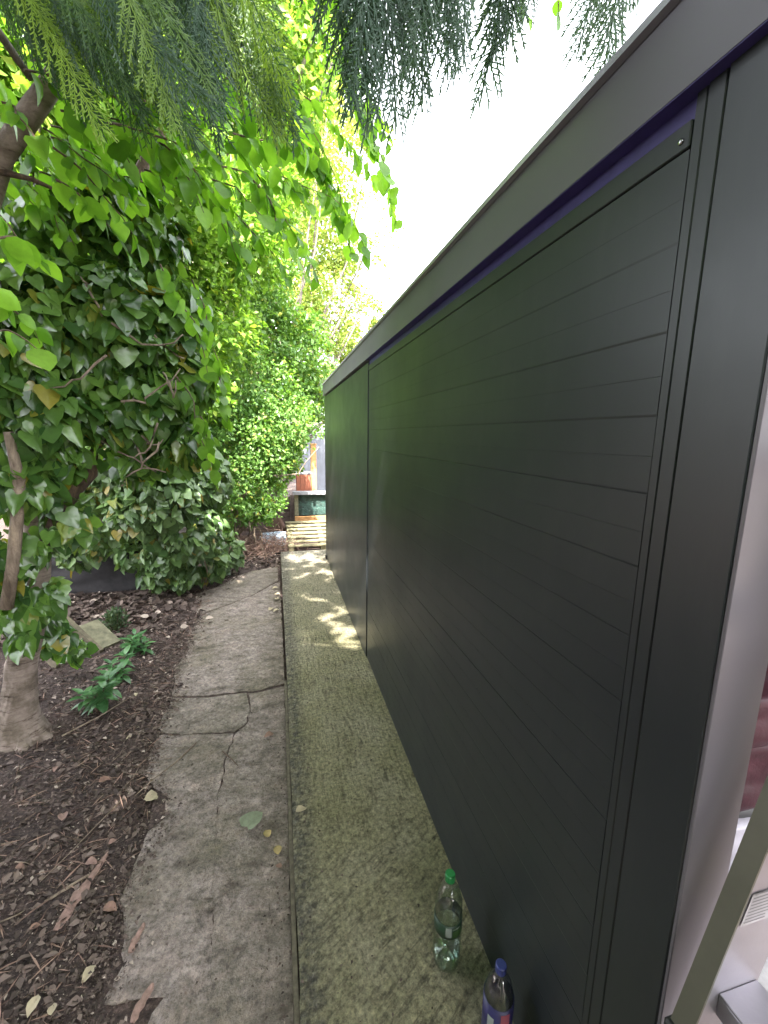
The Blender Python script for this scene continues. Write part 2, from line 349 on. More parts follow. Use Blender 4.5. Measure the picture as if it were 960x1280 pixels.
def tag(o, label, cat, group=None, kind=None):
    if label: o['label'] = label
    if cat: o['category'] = cat
    if group: o['group'] = group
    if kind: o['kind'] = kind
    return o
def struct(o, label=None):
    o['kind'] = 'structure'
    if label: o['label'] = label
    return o
def nz(v):
    v = np.asarray(v, float); return v / np.maximum(np.linalg.norm(v, axis=-1, keepdims=True), 1e-9)

# ---- leaf templates: x across, y to the tip, z normal
def tmpl_ovate(w=0.36, curl=0.10, fold=0.10, n=4):
    ys = [0, .18, .42, .68, .88, 1.0]; ws = [0, .72, 1.0, .82, .40, 0]
    v = []; f = []
    for y, k in zip(ys, ws):
        v.append((0, y, -curl * y * y))
    m0 = len(ys)
    for sgn in (-1, 1):
        b0 = len(v)
        for y, k in list(zip(ys, ws))[1:-1]: v.append((sgn * w * k, y - .02, fold * k - curl * y * y))
        fs = [(0, 1, b0)] + [(i, i + 1, b0 + i, b0 + i - 1) for i in range(1, 4)] + [(4, 5, b0 + 3)]
        f += fs if sgn < 0 else [t[::-1] for t in fs]
    return np.array(v, float), f
def tmpl_ivy(fold=0.07):
    o = [(0, .05), (.20, -.11), (.40, -.03), (.49, .20), (.40, .38), (.335, .58), (.17, .80), (0, 1.0)]
    v = [(0, .05, 0), (0, .32, -.02), (0, 1.0, -.10)]; f = []
    for sgn in (-1, 1):
        b0 = len(v)
        for x, y in o[1:-1]: v.append((sgn * x, y, fold * (x / .5) - .08 * y * y + (0.03 if x > .35 else 0)))
        ring = [0] + list(range(b0, b0 + 6)) + [2]
        for a, b in zip(ring[:-1], ring[1:]):
            f.append((1, b, a) if sgn < 0 else (1, a, b))
    return np.array(v, float), f
def tmpl_small(w=0.33, fold=0.12):
    v = [(0, 0, 0), (-w, .48, fold), (0, 1, -.05), (w, .48, fold)]
    return np.array(v, float), [(0, 2, 1), (0, 3, 2)]
OV, IV, SM = tmpl_ovate(), tmpl_ivy(), tmpl_small()
OVW = tmpl_ovate(0.43, 0.12, 0.07); LN = tmpl_ovate(0.22, 0.22, 0.09)

def frames(P, T, N, S):
    T = nz(T); N = np.asarray(N, float); N = nz(N - T * (N * T).sum(1, keepdims=True)); X = np.cross(T, N)
    return X, T, N, np.asarray(S, float)
def leaf_mesh(name, tm, P, T, N, S, mat):
    v, f = tm; X, T, N, S = frames(P, T, N, S); k = len(P); nv = len(v)
    V = (P[:, None, :] + S[:, None, None] * (X[:, None, :] * v[None, :, 0, None] + T[:, None, :] * v[None, :, 1, None] + N[:, None, :] * v[None, :, 2, None])).reshape(-1, 3)
    lens = np.array([len(a) for a in f]); flat = np.concatenate([np.array(a) for a in f])
    me = bpy.data.meshes.new(name); me.vertices.add(k * nv); me.vertices.foreach_set('co', V.astype(np.float32).ravel())
    li = (flat[None, :] + (np.arange(k) * nv)[:, None]).ravel(); ll = np.tile(lens, k)
    me.loops.add(len(li)); me.loops.foreach_set('vertex_index', li.astype(np.int32))
    me.polygons.add(len(ll)); st_ = np.concatenate([[0], np.cumsum(ll)[:-1]])
    me.polygons.foreach_set('loop_start', st_.astype(np.int32)); me.polygons.foreach_set('loop_total', ll.astype(np.int32))
    me.polygons.foreach_set('use_smooth', np.ones(len(ll), bool))
    me.update(calc_edges=True); me.validate(); me.materials.append(MATS[mat]); return me
def leaves(parent, tm, P, T, N, S, mat, nparts=0, foliage='foliage'):
    """the leaves that show largest are parts of their own, the rest one mass"""
    P = np.asarray(P, float); T = np.asarray(T, float); N = np.asarray(N, float); S = np.asarray(S, float)
    big = np.zeros(len(P), bool)
    if nparts:
        vis, z = in_view(P); score = np.where(vis, S / np.maximum(z, .2), 0)
        idx = np.argsort(-score)[:nparts]; big[idx] = score[idx] > 0
        one = leaf_mesh('leaf', tm, np.zeros((1, 3)), np.array([[0, 1., 0]]), np.array([[0, 0, 1.]]), np.ones(1), mat)
        X, TT, NN, SS = frames(P, T, N, S)
        for i in np.nonzero(big)[0]:
            o = obj('leaf', one, parent); s = SS[i]
            M = Matrix([[X[i][r] * s, TT[i][r] * s, NN[i][r] * s, P[i][r]] for r in range(3)] + [[0, 0, 0, 1]])
            o.matrix_basis = M
    r = ~big
    if r.any():
        o = obj(foliage, leaf_mesh(foliage, tm, P[r], T[r], N[r], S[r], mat), parent); o['kind'] = 'stuff'; return o
def rnd(n): return nz(rng.normal(size=(n, 3)))
def blob_points(c, r, n, shell=0.45):
    d = rnd(n); k = (1 - shell * rng.random(n) ** 1.5)[:, None]
    return np.array(c) + d * k * np.array(r), d

def curve(a, b, sag=0.0, n=8, wob=0.02, side=None):
    a = Vector(a); b = Vector(b); ph = random.random() * 9; out_ = []
    ln = (b - a).length
    for i in range(n):
        t = i / (n - 1); p = a.lerp(b, t); p.z -= sag * 4 * t * (1 - t)
        e = math.sin(math.pi * t)
        p += Vector((noise.noise(Vector((t * 3, ph, 0))), noise.noise(Vector((t * 3, ph, 5))), noise.noise(Vector((t * 3, ph, 9))))) * wob * ln * e * 2
        out_.append(p)
    return out_

# ================================================================== SETTING
def ground_z(x, y):
    z = -0.128 + 0.016 * noise.noise(Vector((x * 2.1, y * 2.1, 0))) + 0.010 * noise.noise(Vector((x * 7, y * 7, 3)))
    if x < -0.62: z += min(0.05, (-0.62 - x) * 0.10)
    if x > -0.02 and y < 6.3: z = min(z, -0.14)
    return z
xs = np.concatenate([[-900, -300, -90, -30, -12, -7], np.linspace(-4.5, 1.2, 115), [2, 4, 8, 30, 90, 300, 900]])
ys = np.concatenate([[-900, -300, -90, -30, -12, -5, -2, 0], np.linspace(0.6, 9, 150), [10, 12, 16, 30, 90, 300, 900]])
V = [(x, y, ground_z(x, y)) for y in ys for x in xs]; nx = len(xs)
F = [(j * nx + i, j * nx + i + 1, (j + 1) * nx + i + 1, (j + 1) * nx + i) for j in range(len(ys) - 1) for i in range(nx - 1)]
g = MB(); g.v = V; g.f = F; struct(g.build('ground', 'soil', smooth=True), 'dark soil bed strewn with bark and leaf litter')

# path: irregular flagstones over a bed of dirt
STONES = [
 [(-0.052,5.795),(-0.354,5.712),(-0.524,5.543),(-0.754,5.139),(-1.041,4.887),(-0.985,4.524),(-0.812,4.355),(-0.664,4.494),(-0.512,4.644),(-0.334,4.824),(-0.152,5.092),(-0.052,5.248)],
 [(-0.794,4.329),(-0.842,4.097),(-0.866,3.965),(-0.776,3.626),(-0.821,3.362),(-0.756,2.952),(-0.524,2.905),(-0.392,2.899),(-0.268,2.9),(-0.147,2.903),(-0.006,2.943),(-0.011,3.621),(-0.033,5.21),(-0.146,5.062),(-0.325,4.797),(-0.499,4.617),(-0.66,4.47)],
 [(-0.755,2.923),(-0.764,2.766),(-0.761,2.577),(-0.583,2.522),(-0.42,2.5),(-0.316,2.483),(-0.254,2.538),(-0.239,2.69),(-0.272,2.872),(-0.389,2.869),(-0.52,2.87)],
 [(-0.249,2.857),(-0.223,2.687),(-0.238,2.519),(-0.299,2.45),(-0.325,2.268),(-0.337,2.042),(-0.325,1.828),(-0.309,1.648),(-0.294,1.49),(-0.223,1.435),(-0.103,1.392),(-0.006,1.367),(-0.006,1.888),(-0.008,2.512),(-0.006,2.901),(-0.146,2.863)],
 [(-0.758,2.548),(-0.755,2.366),(-0.73,2.213),(-0.596,2.052),(-0.567,1.928),(-0.624,1.868),(-0.635,1.707),(-0.646,1.57),(-0.528,1.533),(-0.395,1.517),(-0.304,1.499),(-0.319,1.651),(-0.336,1.83),(-0.35,2.056),(-0.339,2.277),(-0.318,2.455),(-0.416,2.47),(-0.579,2.5)],
 [(-0.642,1.557),(-0.606,1.475),(-0.561,1.329),(-0.583,1.28),(-0.597,1.246),(-0.51,1.233),(-0.415,1.221),(-0.439,1.184),(-0.453,1.135),(-0.45,1.065),(-0.257,1.003),(-0.257,1.106),(-0.282,1.28),(-0.299,1.482),(-0.393,1.504),(-0.526,1.524)],
 [(-0.289,1.474),(-0.273,1.278),(-0.25,1.105),(-0.249,0.993),(-0.112,0.952),(-0.006,0.928),(-0.006,1.042),(-0.006,1.211),(-0.006,1.355),(-0.103,1.384),(-0.222,1.426)],
 [(-0.60,1.04),(-0.52,0.98),(-0.28,0.97),(-0.02,0.90),(-0.02,-1.0),(-0.58,-1.0),(-0.62,-0.2),(-0.58,0.5)]]
import bmesh
bed = MB(); nb = 40
bedpts = [(-0.70, -1.0), (-0.03, -1.0), (-0.03, 5.85), (-0.5, 5.6), (-0.95, 5.0), (-0.82, 4.4), (-0.80, 3.2), (-0.70, 2.4), (-0.60, 1.6)]
bed.add([(x, y, -0.109) for x, y in bedpts] + [(x, y, -0.2) for x, y in bedpts], [tuple(range(9))] + [(i, i + 9, (i + 1) % 9 + 9, (i + 1) % 9) for i in range(9)])
path = struct(bed.build('path', 'soil'), 'crazy paved stone path beside the concrete strip')
def stone_mesh(poly, zt, tilt):
    # wobbly outline, sloped worn edge, grid filled top with uneven relief
    pts = []
    gx = sum(p[0] for p in poly) / len(poly); gy = sum(p[1] for p in poly) / len(poly)
    poly = [(x + 0.004 * (1 if x > gx else -1), y + 0.006 * (1 if y > gy else -1)) for x, y in poly]
    for i, (x, y) in enumerate(poly):
        x2, y2 = poly[(i + 1) % len(poly)]; dl = math.hypot(x2 - x, y2 - y); k = max(1, int(dl / 0.035))
        for j in range(k):
            t = j / k; px, py = x + (x2 - x) * t, y + (y2 - y) * t
            e = 0.017 if 0.005 < t else 0.006
            px += e * noise.noise(Vector((px * 22, py * 22, 1))); py += e * noise.noise(Vector((px * 22, py * 22, 7)))
            pts.append((min(px, -0.004), py))
    cx = sum(p[0] for p in pts) / len(pts); cy = sum(p[1] for p in pts) / len(pts)
    def hz(x, y): return zt + tilt[0] * (x - cx) + tilt[1] * (y - cy) + 0.0055 * noise.noise(Vector((x * 5, y * 5, 2))) + 0.003 * noise.noise(Vector((x * 19, y * 14, 4)))
    bm = bmesh.new()
    top = [bm.verts.new((x, y, hz(x, y) - 0.004)) for x, y in pts]
    f = bm.faces.new(top)
    r = bmesh.ops.inset_region(bm, faces=[f], thickness=0.010, depth=0.0)
    f = [q for q in bm.faces if len(q.verts) == len(pts)][-1] if False else f
    bmesh.ops.triangulate(bm, faces=[f])
    bmesh.ops.subdivide_edges(bm, edges=[e for e in bm.edges if e.calc_length() > 0.09], cuts=2, use_grid_fill=True)
    for v in bm.verts:
        if v not in top: v.co.z = hz(v.co.x, v.co.y)
    ex = bmesh.ops.extrude_edge_only(bm, edges=[e for e in bm.edges if e.is_boundary])
    for v in [q for q in ex['geom'] if isinstance(q, bmesh.types.BMVert)]: v.co.z = -0.16
    bmesh.ops.recalc_face_normals(bm, faces=bm.faces)
    me = bpy.data.meshes.new('flagstone'); bm.to_mesh(me); bm.free(); me.materials.append(MATS['flagstone']); return me
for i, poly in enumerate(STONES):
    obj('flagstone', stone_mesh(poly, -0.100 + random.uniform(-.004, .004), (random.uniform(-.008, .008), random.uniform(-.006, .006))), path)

# concrete strip in front of the garden room
def slab_edge(y): return 0.016 + 0.006 * noise.noise(Vector((y * 3, 0, 0))) + 0.004 * noise.noise(Vector((y * 17, 4, 0))) - (0.02 * max(0, (y - 3.0) / 3))
sb = MB(); ny = 260; nxs = 26; yv = np.linspace(-1.2, 6.22, ny)
for y in yv:
    e = slab_edge(y)
    for i in range(nxs):
        x = e + (0.70 - e) * (i / (nxs - 1)) ** 1.2
        dz = 0.0025 * noise.noise(Vector((x * 9, y * 5, 1))) + 0.0018 * noise.noise(Vector((x * 40, y * 25, 1)))
        if i < 3: dz -= (3 - i) * 0.003 + 0.004 * noise.noise(Vector((y * 30, 2, i)))
        sb.v.append((x, y + (0.012 * noise.noise(Vector((x * 8, 3, 0))) if y > 6.2 else 0), dz))
sb.f += [(j * nxs + i, j * nxs + i + 1, (j + 1) * nxs + i + 1, (j + 1) * nxs + i) for j in range(ny - 1) for i in range(nxs - 1)]
o = len(sb.v)
for y in yv: sb.v.append((slab_edge(y) + 0.004, y, -0.2))
sb.f += [(j * nxs, (j + 1) * nxs, o + j + 1, o + j) for j in range(ny - 1)]
o = len(sb.v); last = (ny - 1) * nxs
for i in range(nxs): sb.v.append((sb.v[last + i][0], 6.225, -0.2))
sb.f += [(last + i, last + i + 1, o + i + 1, o + i) for i in range(nxs - 1)]
struct(sb.build('concrete_slab', 'concrete', smooth=True), 'mossy tamped concrete strip along the dark cladding')
pt = MB(); pt.add([(0.705, -6, -0.03), (9, -6, -0.03), (9, 1.6, -0.03), (0.705, 1.6, -0.03)], [(0, 1, 2, 3)])
struct(pt.build('patio', 'rose_stone'), 'pinkish gritty ground beyond the stepladder')

# thin timber left in the joint between slab and path
ed = MB(); yy = np.linspace(-1.0, 2.92, 60)
for y in yy:
    x0 = 0.000 + 0.002 * noise.noise(Vector((y * 6, 1, 1))); zt = -0.052 + 0.006 * noise.noise(Vector((y * 4, 8, 1))) - (0.02 if y > 2.85 else 0)
    ed.v += [(x0 - 0.003, y, -0.19), (x0 - 0.003, y, zt), (x0 + 0.014, y, zt + 0.002), (x0 + 0.014, y, -0.19)]
ed.f += [(j * 4 + k, (j + 1) * 4 + k, (j + 1) * 4 + k + 1, j * 4 + k + 1) for j in range(59) for k in range(3)] + [(59 * 4, 59 * 4 + 1, 59 * 4 + 2, 59 * 4 + 3)]
tag(ed.build('edging_board', 'edging_timber'), 'thin weathered timber strip set between stone path and concrete strip', 'board')

# ================================================================== GARDEN ROOM
W = 0.619
room = thing('garden_room', 'dark anthracite clad garden room with deep flat roof fascia', 'garden room', (2.1, 3.2, 0))
# ribbed boards
bp = MB(); y0, y1 = 0.604, 2.990; hb = 0.1335
prof = [(0.0008, 0.0), (0.0, 0.0045), (0.0, hb / 2 - 0.001), (0.0003, hb / 2 - 0.001), (0.0, hb / 2), (0.0, hb), (0.03, hb), (0.03, 0.0)]   # lapped: every reveal faces down
k = len(prof)
bp.add([(W + 0.006 + x, y, z) for y in (y0, y1) for x, z in prof], [(i, i + k, (i + 1) % k + k, (i + 1) % k) for i in range(k)] + [tuple(range(k)), tuple(range(k, 2 * k))[::-1]])
bme = bp.mesh('board', 'anthracite')
for i in range(16):
    o = obj('board', bme, room); o.location = (random.uniform(-.0006, .0006), 0, 2.139 - (i + 1) * hb)
def rb(name, mat, *a, bev=0.002, parent=room):
    q = MB(); q.box(*a, bev=bev); return q.build(name, mat, parent)
post = rb('corner_post', 'anthracite', W, W + 0.094, 0.443, 0.551, 0.002, 2.216)
rb('vertical_trim', 'anthracite', W + 0.003, W + 0.05, 0.5545, 0.583, 0.002, 2.214)
rb('vertical_trim', 'anthracite', W + 0.0045, W + 0.05, 0.5845, 0.603, 0.002, 2.214)
hd = rb('header_trim', 'anthracite', W + 0.003, W + 0.05, 0.6045, 2.991, 2.1415, 2.180)
sc = MB(); sc.lathe([(0, .0), (.0045, .0), (.0045, .0025), (.003, .004), (0, .004)], (0, 0, 0), 10)
so_ = sc.build('screw', 'steel', room, True); so_.matrix_basis = Matrix.Translation((W + 0.0035, 0.619, 2.156)) @ Matrix.Rotation(-math.pi / 2, 4, 'Y')
rb('fringing_strip', 'indigo_fringing', W + 0.010, W + 0.045, 0.606, 2.99, 2.1805, 2.30, bev=0)  # added strip that carries the painted fringing in the eaves shadow gap
rb('fringing_edge_strip', 'indigo_fringing', W - 0.0188, W + 0.0098, 0.345, 2.993, 2.2100, 2.2118, bev=0)  # thin added strip, widens the painted fringing under the fascia
rb('wall_panel', 'anthracite', W, W + 0.06, 2.996, 5.842, 0.002, 2.199)
rb('wall_core', 'anthracite', W + 0.051, W + 0.094, 0.556, 5.83, 0.004, 2.30, bev=0)
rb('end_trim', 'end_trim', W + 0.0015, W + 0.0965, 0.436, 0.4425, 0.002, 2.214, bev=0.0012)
rb('wall_lining', 'interior_grey', W + 0.0945, W + 0.0968, 0.4428, 1.5, 0.002, 2.21, bev=0)
fz = [(0.0, 2.212), (0.0, 2.345), (0.004, 2.352), (0.014, 2.368), (0.12, 2.376), (0.12, 2.212)]
def extr(name, mat, prof2, x0, ya, yb, parent):
    q = MB(); kk = len(prof2)
    q.add([(x0 + x, y, z) for y in (ya, yb) for x, z in prof2], [(i, i + kk, (i + 1) % kk + kk, (i + 1) % kk) for i in range(kk)] + [tuple(range(kk)), tuple(range(kk, 2 * kk))[::-1]])
    return q.build(name, mat, parent)
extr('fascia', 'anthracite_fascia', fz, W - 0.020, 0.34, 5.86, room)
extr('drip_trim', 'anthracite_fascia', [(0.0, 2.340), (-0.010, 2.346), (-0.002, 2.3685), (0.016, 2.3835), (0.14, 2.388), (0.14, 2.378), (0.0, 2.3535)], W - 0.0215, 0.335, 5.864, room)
rb('roof', 'black_rubber', W + 0.10, 3.9, 0.345, 5.855, 2.30, 2.372, bev=0)
rb('soffit', 'anthracite', W + 0.105, 3.9, 0.346, 1.48, 2.25, 2.298, bev=0)
rb('front_fascia', 'anthracite_fascia', W + 0.102, 3.9, 0.32, 0.343, 2.214, 2.37)
rb('floor', 'interior_grey', W + 0.105, 3.86, 0.62, 5.82, -0.02, 0.02, bev=0)
rb('back_wall', 'anthracite', W + 0.095, 3.86, 5.76, 5.83, 0.0, 2.29, bev=0)
rb('side_wall', 'anthracite', 3.80, 3.89, 0.46, 5.75, 0.0, 2.29, bev=0)
fr = rb('front_wall', 'anthracite', W + 0.105, W + 0.5, 1.50, 1.58, 0.021, 2.249)
rb('front_wall', 'anthracite', 3.3, 3.79, 1.50, 1.58, 0.021, 2.249)
dr = rb('patio_door', 'anthracite', 1.12, 1.18, 1.51, 1.57, 0.021, 2.249)
for xa in (1.85, 2.55, 3.24): rb('mullion', 'anthracite', xa, xa + 0.055, 1.512, 1.568, 0.021, 2.249, parent=dr)
for xa, xb in ((1.18, 1.85), (1.905, 2.55), (2.605, 3.24)): rb('pane', 'glazing', xa, xb, 1.535, 1.545, 0.05, 2.24, bev=0, parent=dr)
rb('foot_block', 'black_rubber', W - 0.022, W, 5.70, 5.76, 0.0, 0.055, bev=0.004)

# ================================================================== SMALL THINGS BY THE WALL
def bottle(loc, sc_, label, cap, lab, band, body, wl, extra):
    t = thing('plastic_bottle', label, 'bottle', loc)
    pr = [(0, .004), (.030, .000), (.041, .008), (.0445, .03), (.0445, .115), (.043, .13), (.043, .20), (.0445, .215), (.043, .245), (.034, .283), (.020, .305), (.0135, .315), (.0135, .328)]
    q = MB(); q.lathe([(r_ * sc_, z * sc_) for r_, z in pr], loc, 28); q.build('body', body, t, True)
    q = MB(); q.lathe([(0, .322), (.0165, .322), (.0165, .343), (.014, .346), (0, .346)], (0, 0, 0), 18)
    q.v = [(loc[0] + x * sc_, loc[1] + y * sc_, loc[2] + z * sc_) for x, y, z in q.v]; q.build('cap', cap, t)
    q = MB(); z0, z1 = band; q.lathe([(.0436 * sc_, z0 * sc_), (.0452 * sc_, z0 * sc_), (.0452 * sc_, z1 * sc_), (.0436 * sc_, z1 * sc_)], loc, 28); lb = q.build('label', lab, t, True)
    for (a0, a1, za, zb, mt) in extra:
        q = MB(); na = 8; rr = .0458 * sc_
        vs_ = [(loc[0] + rr * math.cos(a0 + (a1 - a0) * i / na), loc[1] + rr * math.sin(a0 + (a1 - a0) * i / na), loc[2] + z * sc_) for z in (za, zb) for i in range(na + 1)]
        q.add(vs_, [(i, i + 1, i + na + 2, i + na + 1) for i in range(na)]); q.build('label_print', mt, lb)
    if wl:
        q = MB(); q.lathe([(0, .006), (.028, .003), (.039, .011), (.0425, .03), (.0425, wl), (0, wl)], (0, 0, 0), 24)
        q.v = [(loc[0] + x * sc_, loc[1] + y * sc_, loc[2] + z * sc_) for x, y, z in q.v]; q.build('water', 'water', t, True)
    return t
A = math.radians
pr_ = [(A(238), A(262), .155, .19, 'label_white'), (A(266), A(300), .180, .186, 'label_white'), (A(266), A(310), .151, .176, 'label_olive')]
bottle((0.490, 1.030, 0.001), 0.99, 'clear water bottle with green cap and dark green label on the concrete', 'green_cap', 'label_green', (.145, .195), 'clear_plastic', .06, pr_)
bottle((0.541, 0.798, 0.001), 0.90, 'clear drinks bottle with blue cap and blue label against the dark wall', 'blue_cap', 'label_blue', (.09, .235), 'clear_plastic_blue', 0,
       [(A(250), A(285), .185, .225, 'label_red'), (A(255), A(290), .165, .172, 'label_white'), (A(200), A(225), .14, .20, 'label_white')])

# stepladder: width along Y, leaning in the X-Z plane
lad = thing('stepladder', 'aluminium stepladder standing beside the end of the dark wall', 'stepladder', (0.40, 0.15, 0))
def lean(z, k=0.255): return 0.377 + k * z
def rail(y0_, y1_, name, ztop, parent, mat, w_=0.10):
    q = MB(); z0_ = 0.03
    xs0, xs1 = lean(z0_), lean(ztop)
    q.add([(xs0, y0_, z0_), (xs0 + w_, y0_, z0_), (xs0 + w_, y1_, z0_), (xs0, y1_, z0_), (xs1, y0_, ztop), (xs1 + w_, y0_, ztop), (xs1 + w_, y1_, ztop), (xs1, y1_, ztop)],
          [(0, 3, 2, 1), (4, 5, 6, 7), (0, 1, 5, 4), (1, 2, 6, 5), (2, 3, 7, 6), (3, 0, 4, 7)])
    return q.build(name, mat, parent)
def flange(y0_, y1_, parent):
    q = MB(); z0_, z1_ = 0.03, 1.78; t_ = 0.004
    for dx in (0,):
        xs0, xs1 = lean(z0_) - t_, lean(z1_) - t_
        q.add([(xs0, y0_, z0_), (xs0 + t_ - .0003, y0_, z0_), (xs0 + t_ - .0003, y1_, z0_), (xs0, y1_, z0_), (xs1, y0_, z1_), (xs1 + t_ - .0003, y0_, z1_), (xs1 + t_ - .0003, y1_, z1_), (xs1, y1_, z1_)],
              [(0, 3, 2, 1), (4, 5, 6, 7), (0, 1, 5, 4), (1, 2, 6, 5), (2, 3, 7, 6), (3, 0, 4, 7)])
    return q.build('rail_flange', 'aluminium_green_reflection', parent)
LY0, LY1 = 0.362, 0.392
for (ya, yb) in ((LY0, LY1), (-0.14, -0.10)):
    rl = rail(ya + 0.001, yb - 0.001, 'side_rail', 1.78, lad, 'aluminium'); flange(ya, yb, rl)
    q = MB(); q.box(lean(0.0) - .012, lean(0.0) + .115, ya - .006, yb + .006, 0.0, 0.06, 0.006); q.build('foot', 'black_rubber', rl)
    q = MB(); q.box(lean(.795) - .012, lean(.795) + .03, ya - .004, yb + .005, .772, .80, 0.004); q.build('bracket', 'black_rubber', rl)
    if ya > 0:
        zc = 1.03; q = MB()
        def onweb(u, z): return (lean(z) + u, ya - 0.0006, z)
        q.add([onweb(.004, zc - .03), onweb(.058, zc - .03), onweb(.058, zc + .024), onweb(.004, zc + .024)], [(0, 1, 2, 3)]); stk = q.build('sticker', 'sticker', rl)
        q = MB()
        for i in range(9):
            z = zc - .025 + i * .0058; e = .008 + .046 * (0.75 + .25 * random.random())
            a_, b_ = onweb(.008, z), onweb(e, z + .0022)
            q.add([(a_[0], ya - .0012, a_[2]), (b_[0], ya - .0012, a_[2]), (b_[0], ya - .0012, b_[2]), (a_[0], ya - .0012, b_[2])], [(0, 1, 2, 3)])
        q.build('sticker_print', 'print_grey', stk)
        q = MB(); q.lathe([(0, 0), (.006, 0), (.006, .003), (0, .004)], (0, 0, 0), 10); rv = q.build('rivet', 'print_black', rl)
        rv.matrix_basis = Matrix.Translation((lean(.80) + .055, ya, .80)) @ Matrix.Rotation(math.pi / 2, 4, 'X')
for z in (0.30, 0.58, 0.875, 1.14, 1.42, 1.70):
    xr = lean(z) + .022; q = MB()
    q.box(xr, xr + .075, -0.099, LY0 + .0005, z + .0, z + .005, 0.001); q.box(xr, xr + .005, -0.099, LY0 + .0004, z - .035, z - .0005, 0.001)
    q.box(xr + .0055, xr + .0745, -0.099, LY0 + .0003, z - .028, z - .0008)
    q.build('step', 'aluminium', lad)
q = MB(); q.box(lean(1.78) - .02, lean(1.78) + .17, -0.15, LY1 + .006, 1.781, 1.81, 0.006); q.build('top_cap', 'black_rubber', lad)
for ya in (LY0, -0.14):
    q = MB(); q.tube([(lean(1.78) + .14, ya + .02, 1.79), (1.42, ya + .02, -0.025)], 0.014, 8); q.build('rear_leg', 'aluminium', lad)

# things stored under the canopy, beyond the end of the wall
sk = thing('printed_sack', 'crumpled white sack with black print lying under the red bag', 'sack', (1.80, 1.12, 0.02))
def soft(name, mat, x0, x1, y0_, y1_, z0_, z1_, amp, fr_, parent, seed=0, n=14):
    bm = bmesh.new(); bmesh.ops.create_cube(bm, size=1); bmesh.ops.subdivide_edges(bm, edges=bm.edges[:], cuts=n, use_grid_fill=True)
    for v in bm.verts:
        c = v.co; l = c.length; c = c.lerp(c.normalized() * 0.56, 0.35)
        p = Vector(((x0 + x1) / 2 + c.x * (x1 - x0), (y0_ + y1_) / 2 + c.y * (y1_ - y0_), (z0_ + z1_) / 2 + c.z * (z1_ - z0_)))
        d = noise.noise(Vector((p.x * fr_ * .5, p.y * fr_ * .5, p.z * fr_ * 1.6 + seed))); d += 0.5 * noise.noise(Vector((p.x * fr_, p.y * fr_, p.z * fr_ * 3.2 + seed)))
        v.co = p + v.co.normalized() * d * amp
        v.co.z = max(v.co.z, z0_)
    me = bpy.data.meshes.new(name); bm.to_mesh(me); bm.free(); me.materials.append(MATS[mat]); me.polygons.foreach_set('use_smooth', [True] * len(me.polygons))
    return obj(name, me, parent)
soft('sack_body', 'white_sack', 1.52, 2.2, 0.96, 1.46, 0.021, 0.30, 0.018, 9, sk, 3)
for i in range(9):
    q = MB(); x = 1.66 + .05 * (i % 5) + random.uniform(-.01, .01); z = 0.03 + .05 * (i // 3) + random.uniform(-.01, .012)
    q.tube([(x, 0.97, z), (x + .03, 0.955, z + .012), (x + .05, 0.965, z + random.uniform(-.01, .02))], 0.005, 5); q.build('print_mark', 'print_black', sk)
rbg = thing('red_bag', 'dark red folded fabric bag with black base stacked on the white sack', 'bag', (1.86, 1.16, 0.26))
soft('base', 'black_rubber', 1.55, 2.2, 1.0, 1.44, 0.262, 0.35, 0.006, 6, rbg, 5)
soft('lower_fold', 'red_fabric', 1.52, 2.22, 0.98, 1.45, 0.325, 0.66, 0.03, 7, rbg, 8, 20)
soft('top_fold', 'red_fabric', 1.50, 2.24, 0.94, 1.46, 0.62, 0.84, 0.03, 6, rbg, 12, 18)

hs_ = MB(); hs_.tube([(1.30, 1.0, -.018), (1.42, .93, -.018), (1.55, .83, -.018), (1.66, .70, -.018), (1.70, .5, -.018), (1.6, .2, -.018), (1.7, -.4, -.018)], 0.011, 8)
tag(hs_.build('garden_hose', 'yellow_hose', smooth=True), 'yellow garden hose lying on the pinkish ground', 'hose')

# ================================================================== VEGETATION
def pxm(px, py, Y):          # metres covered by one photo pixel at that spot
    a = at(px, py, Y); b_ = at(px + 1, py, Y); return (b_ - a).length
def blobs(spec):             # (px, py, radius px, Y, count)
    return [(at(x, y, Y), r * pxm(x, y, Y), n) for x, y, r, Y, n in spec]

# ---- leaning tree with banded bark
tr = thing('leaning_tree', 'leaning tree with pale banded bark rising from the soil bed', 'tree', (-1.5, 2.67, -0.12))
q = MB(); base = Vector((-1.50, 2.68, -0.16))
tp = [base, Vector((-1.515, 2.69, -.06)), Vector((-1.53, 2.70, .06)), at(27, 830, 2.70), at(42, 760, 2.68), at(48, 690, 2.64), at(40, 600, 2.6), at(14, 480, 2.5), at(-16, 360, 2.4), at(-22, 280, 2.25), at(2, 196, 2.1), at(42, 135, 1.98), at(78, 85, 1.9), at(112, 0, 1.8), at(150, -120, 1.7)]
q.tube(tp, [.17, .125, .098, .075, .066, .06, .055, .05, .046, .042, .038, .034, .03, .026, .02], 16, True, 0.22); q.build('trunk', 'cherry_bark', tr, True)
for k_ in range(5):
    an = A(-150 + 75 * k_ + random.uniform(-15, 15)); q = MB(); d = Vector((math.cos(an), math.sin(an), 0))
    q.tube([base + d * .04 + Vector((0, 0, .12)), base + d * .15 + Vector((0, 0, .03)), base + d * .30 + Vector((0, 0, -.03))], [.055, .038, .012], 8, True, .2); q.build('root', 'cherry_bark', tr, True)
q = MB(); q.tube([at(52, 668, 2.64), at(84, 612, 2.72), at(108, 588, 2.78), at(128, 540, 2.85), at(128, 470, 2.85), at(118, 380, 2.8), at(150, 260, 2.7), at(215, 140, 2.6)], [.07, .066, .062, .056, .05, .044, .034, .02], 12, True, .2); q.build('limb', 'brown_bark', tr, True)
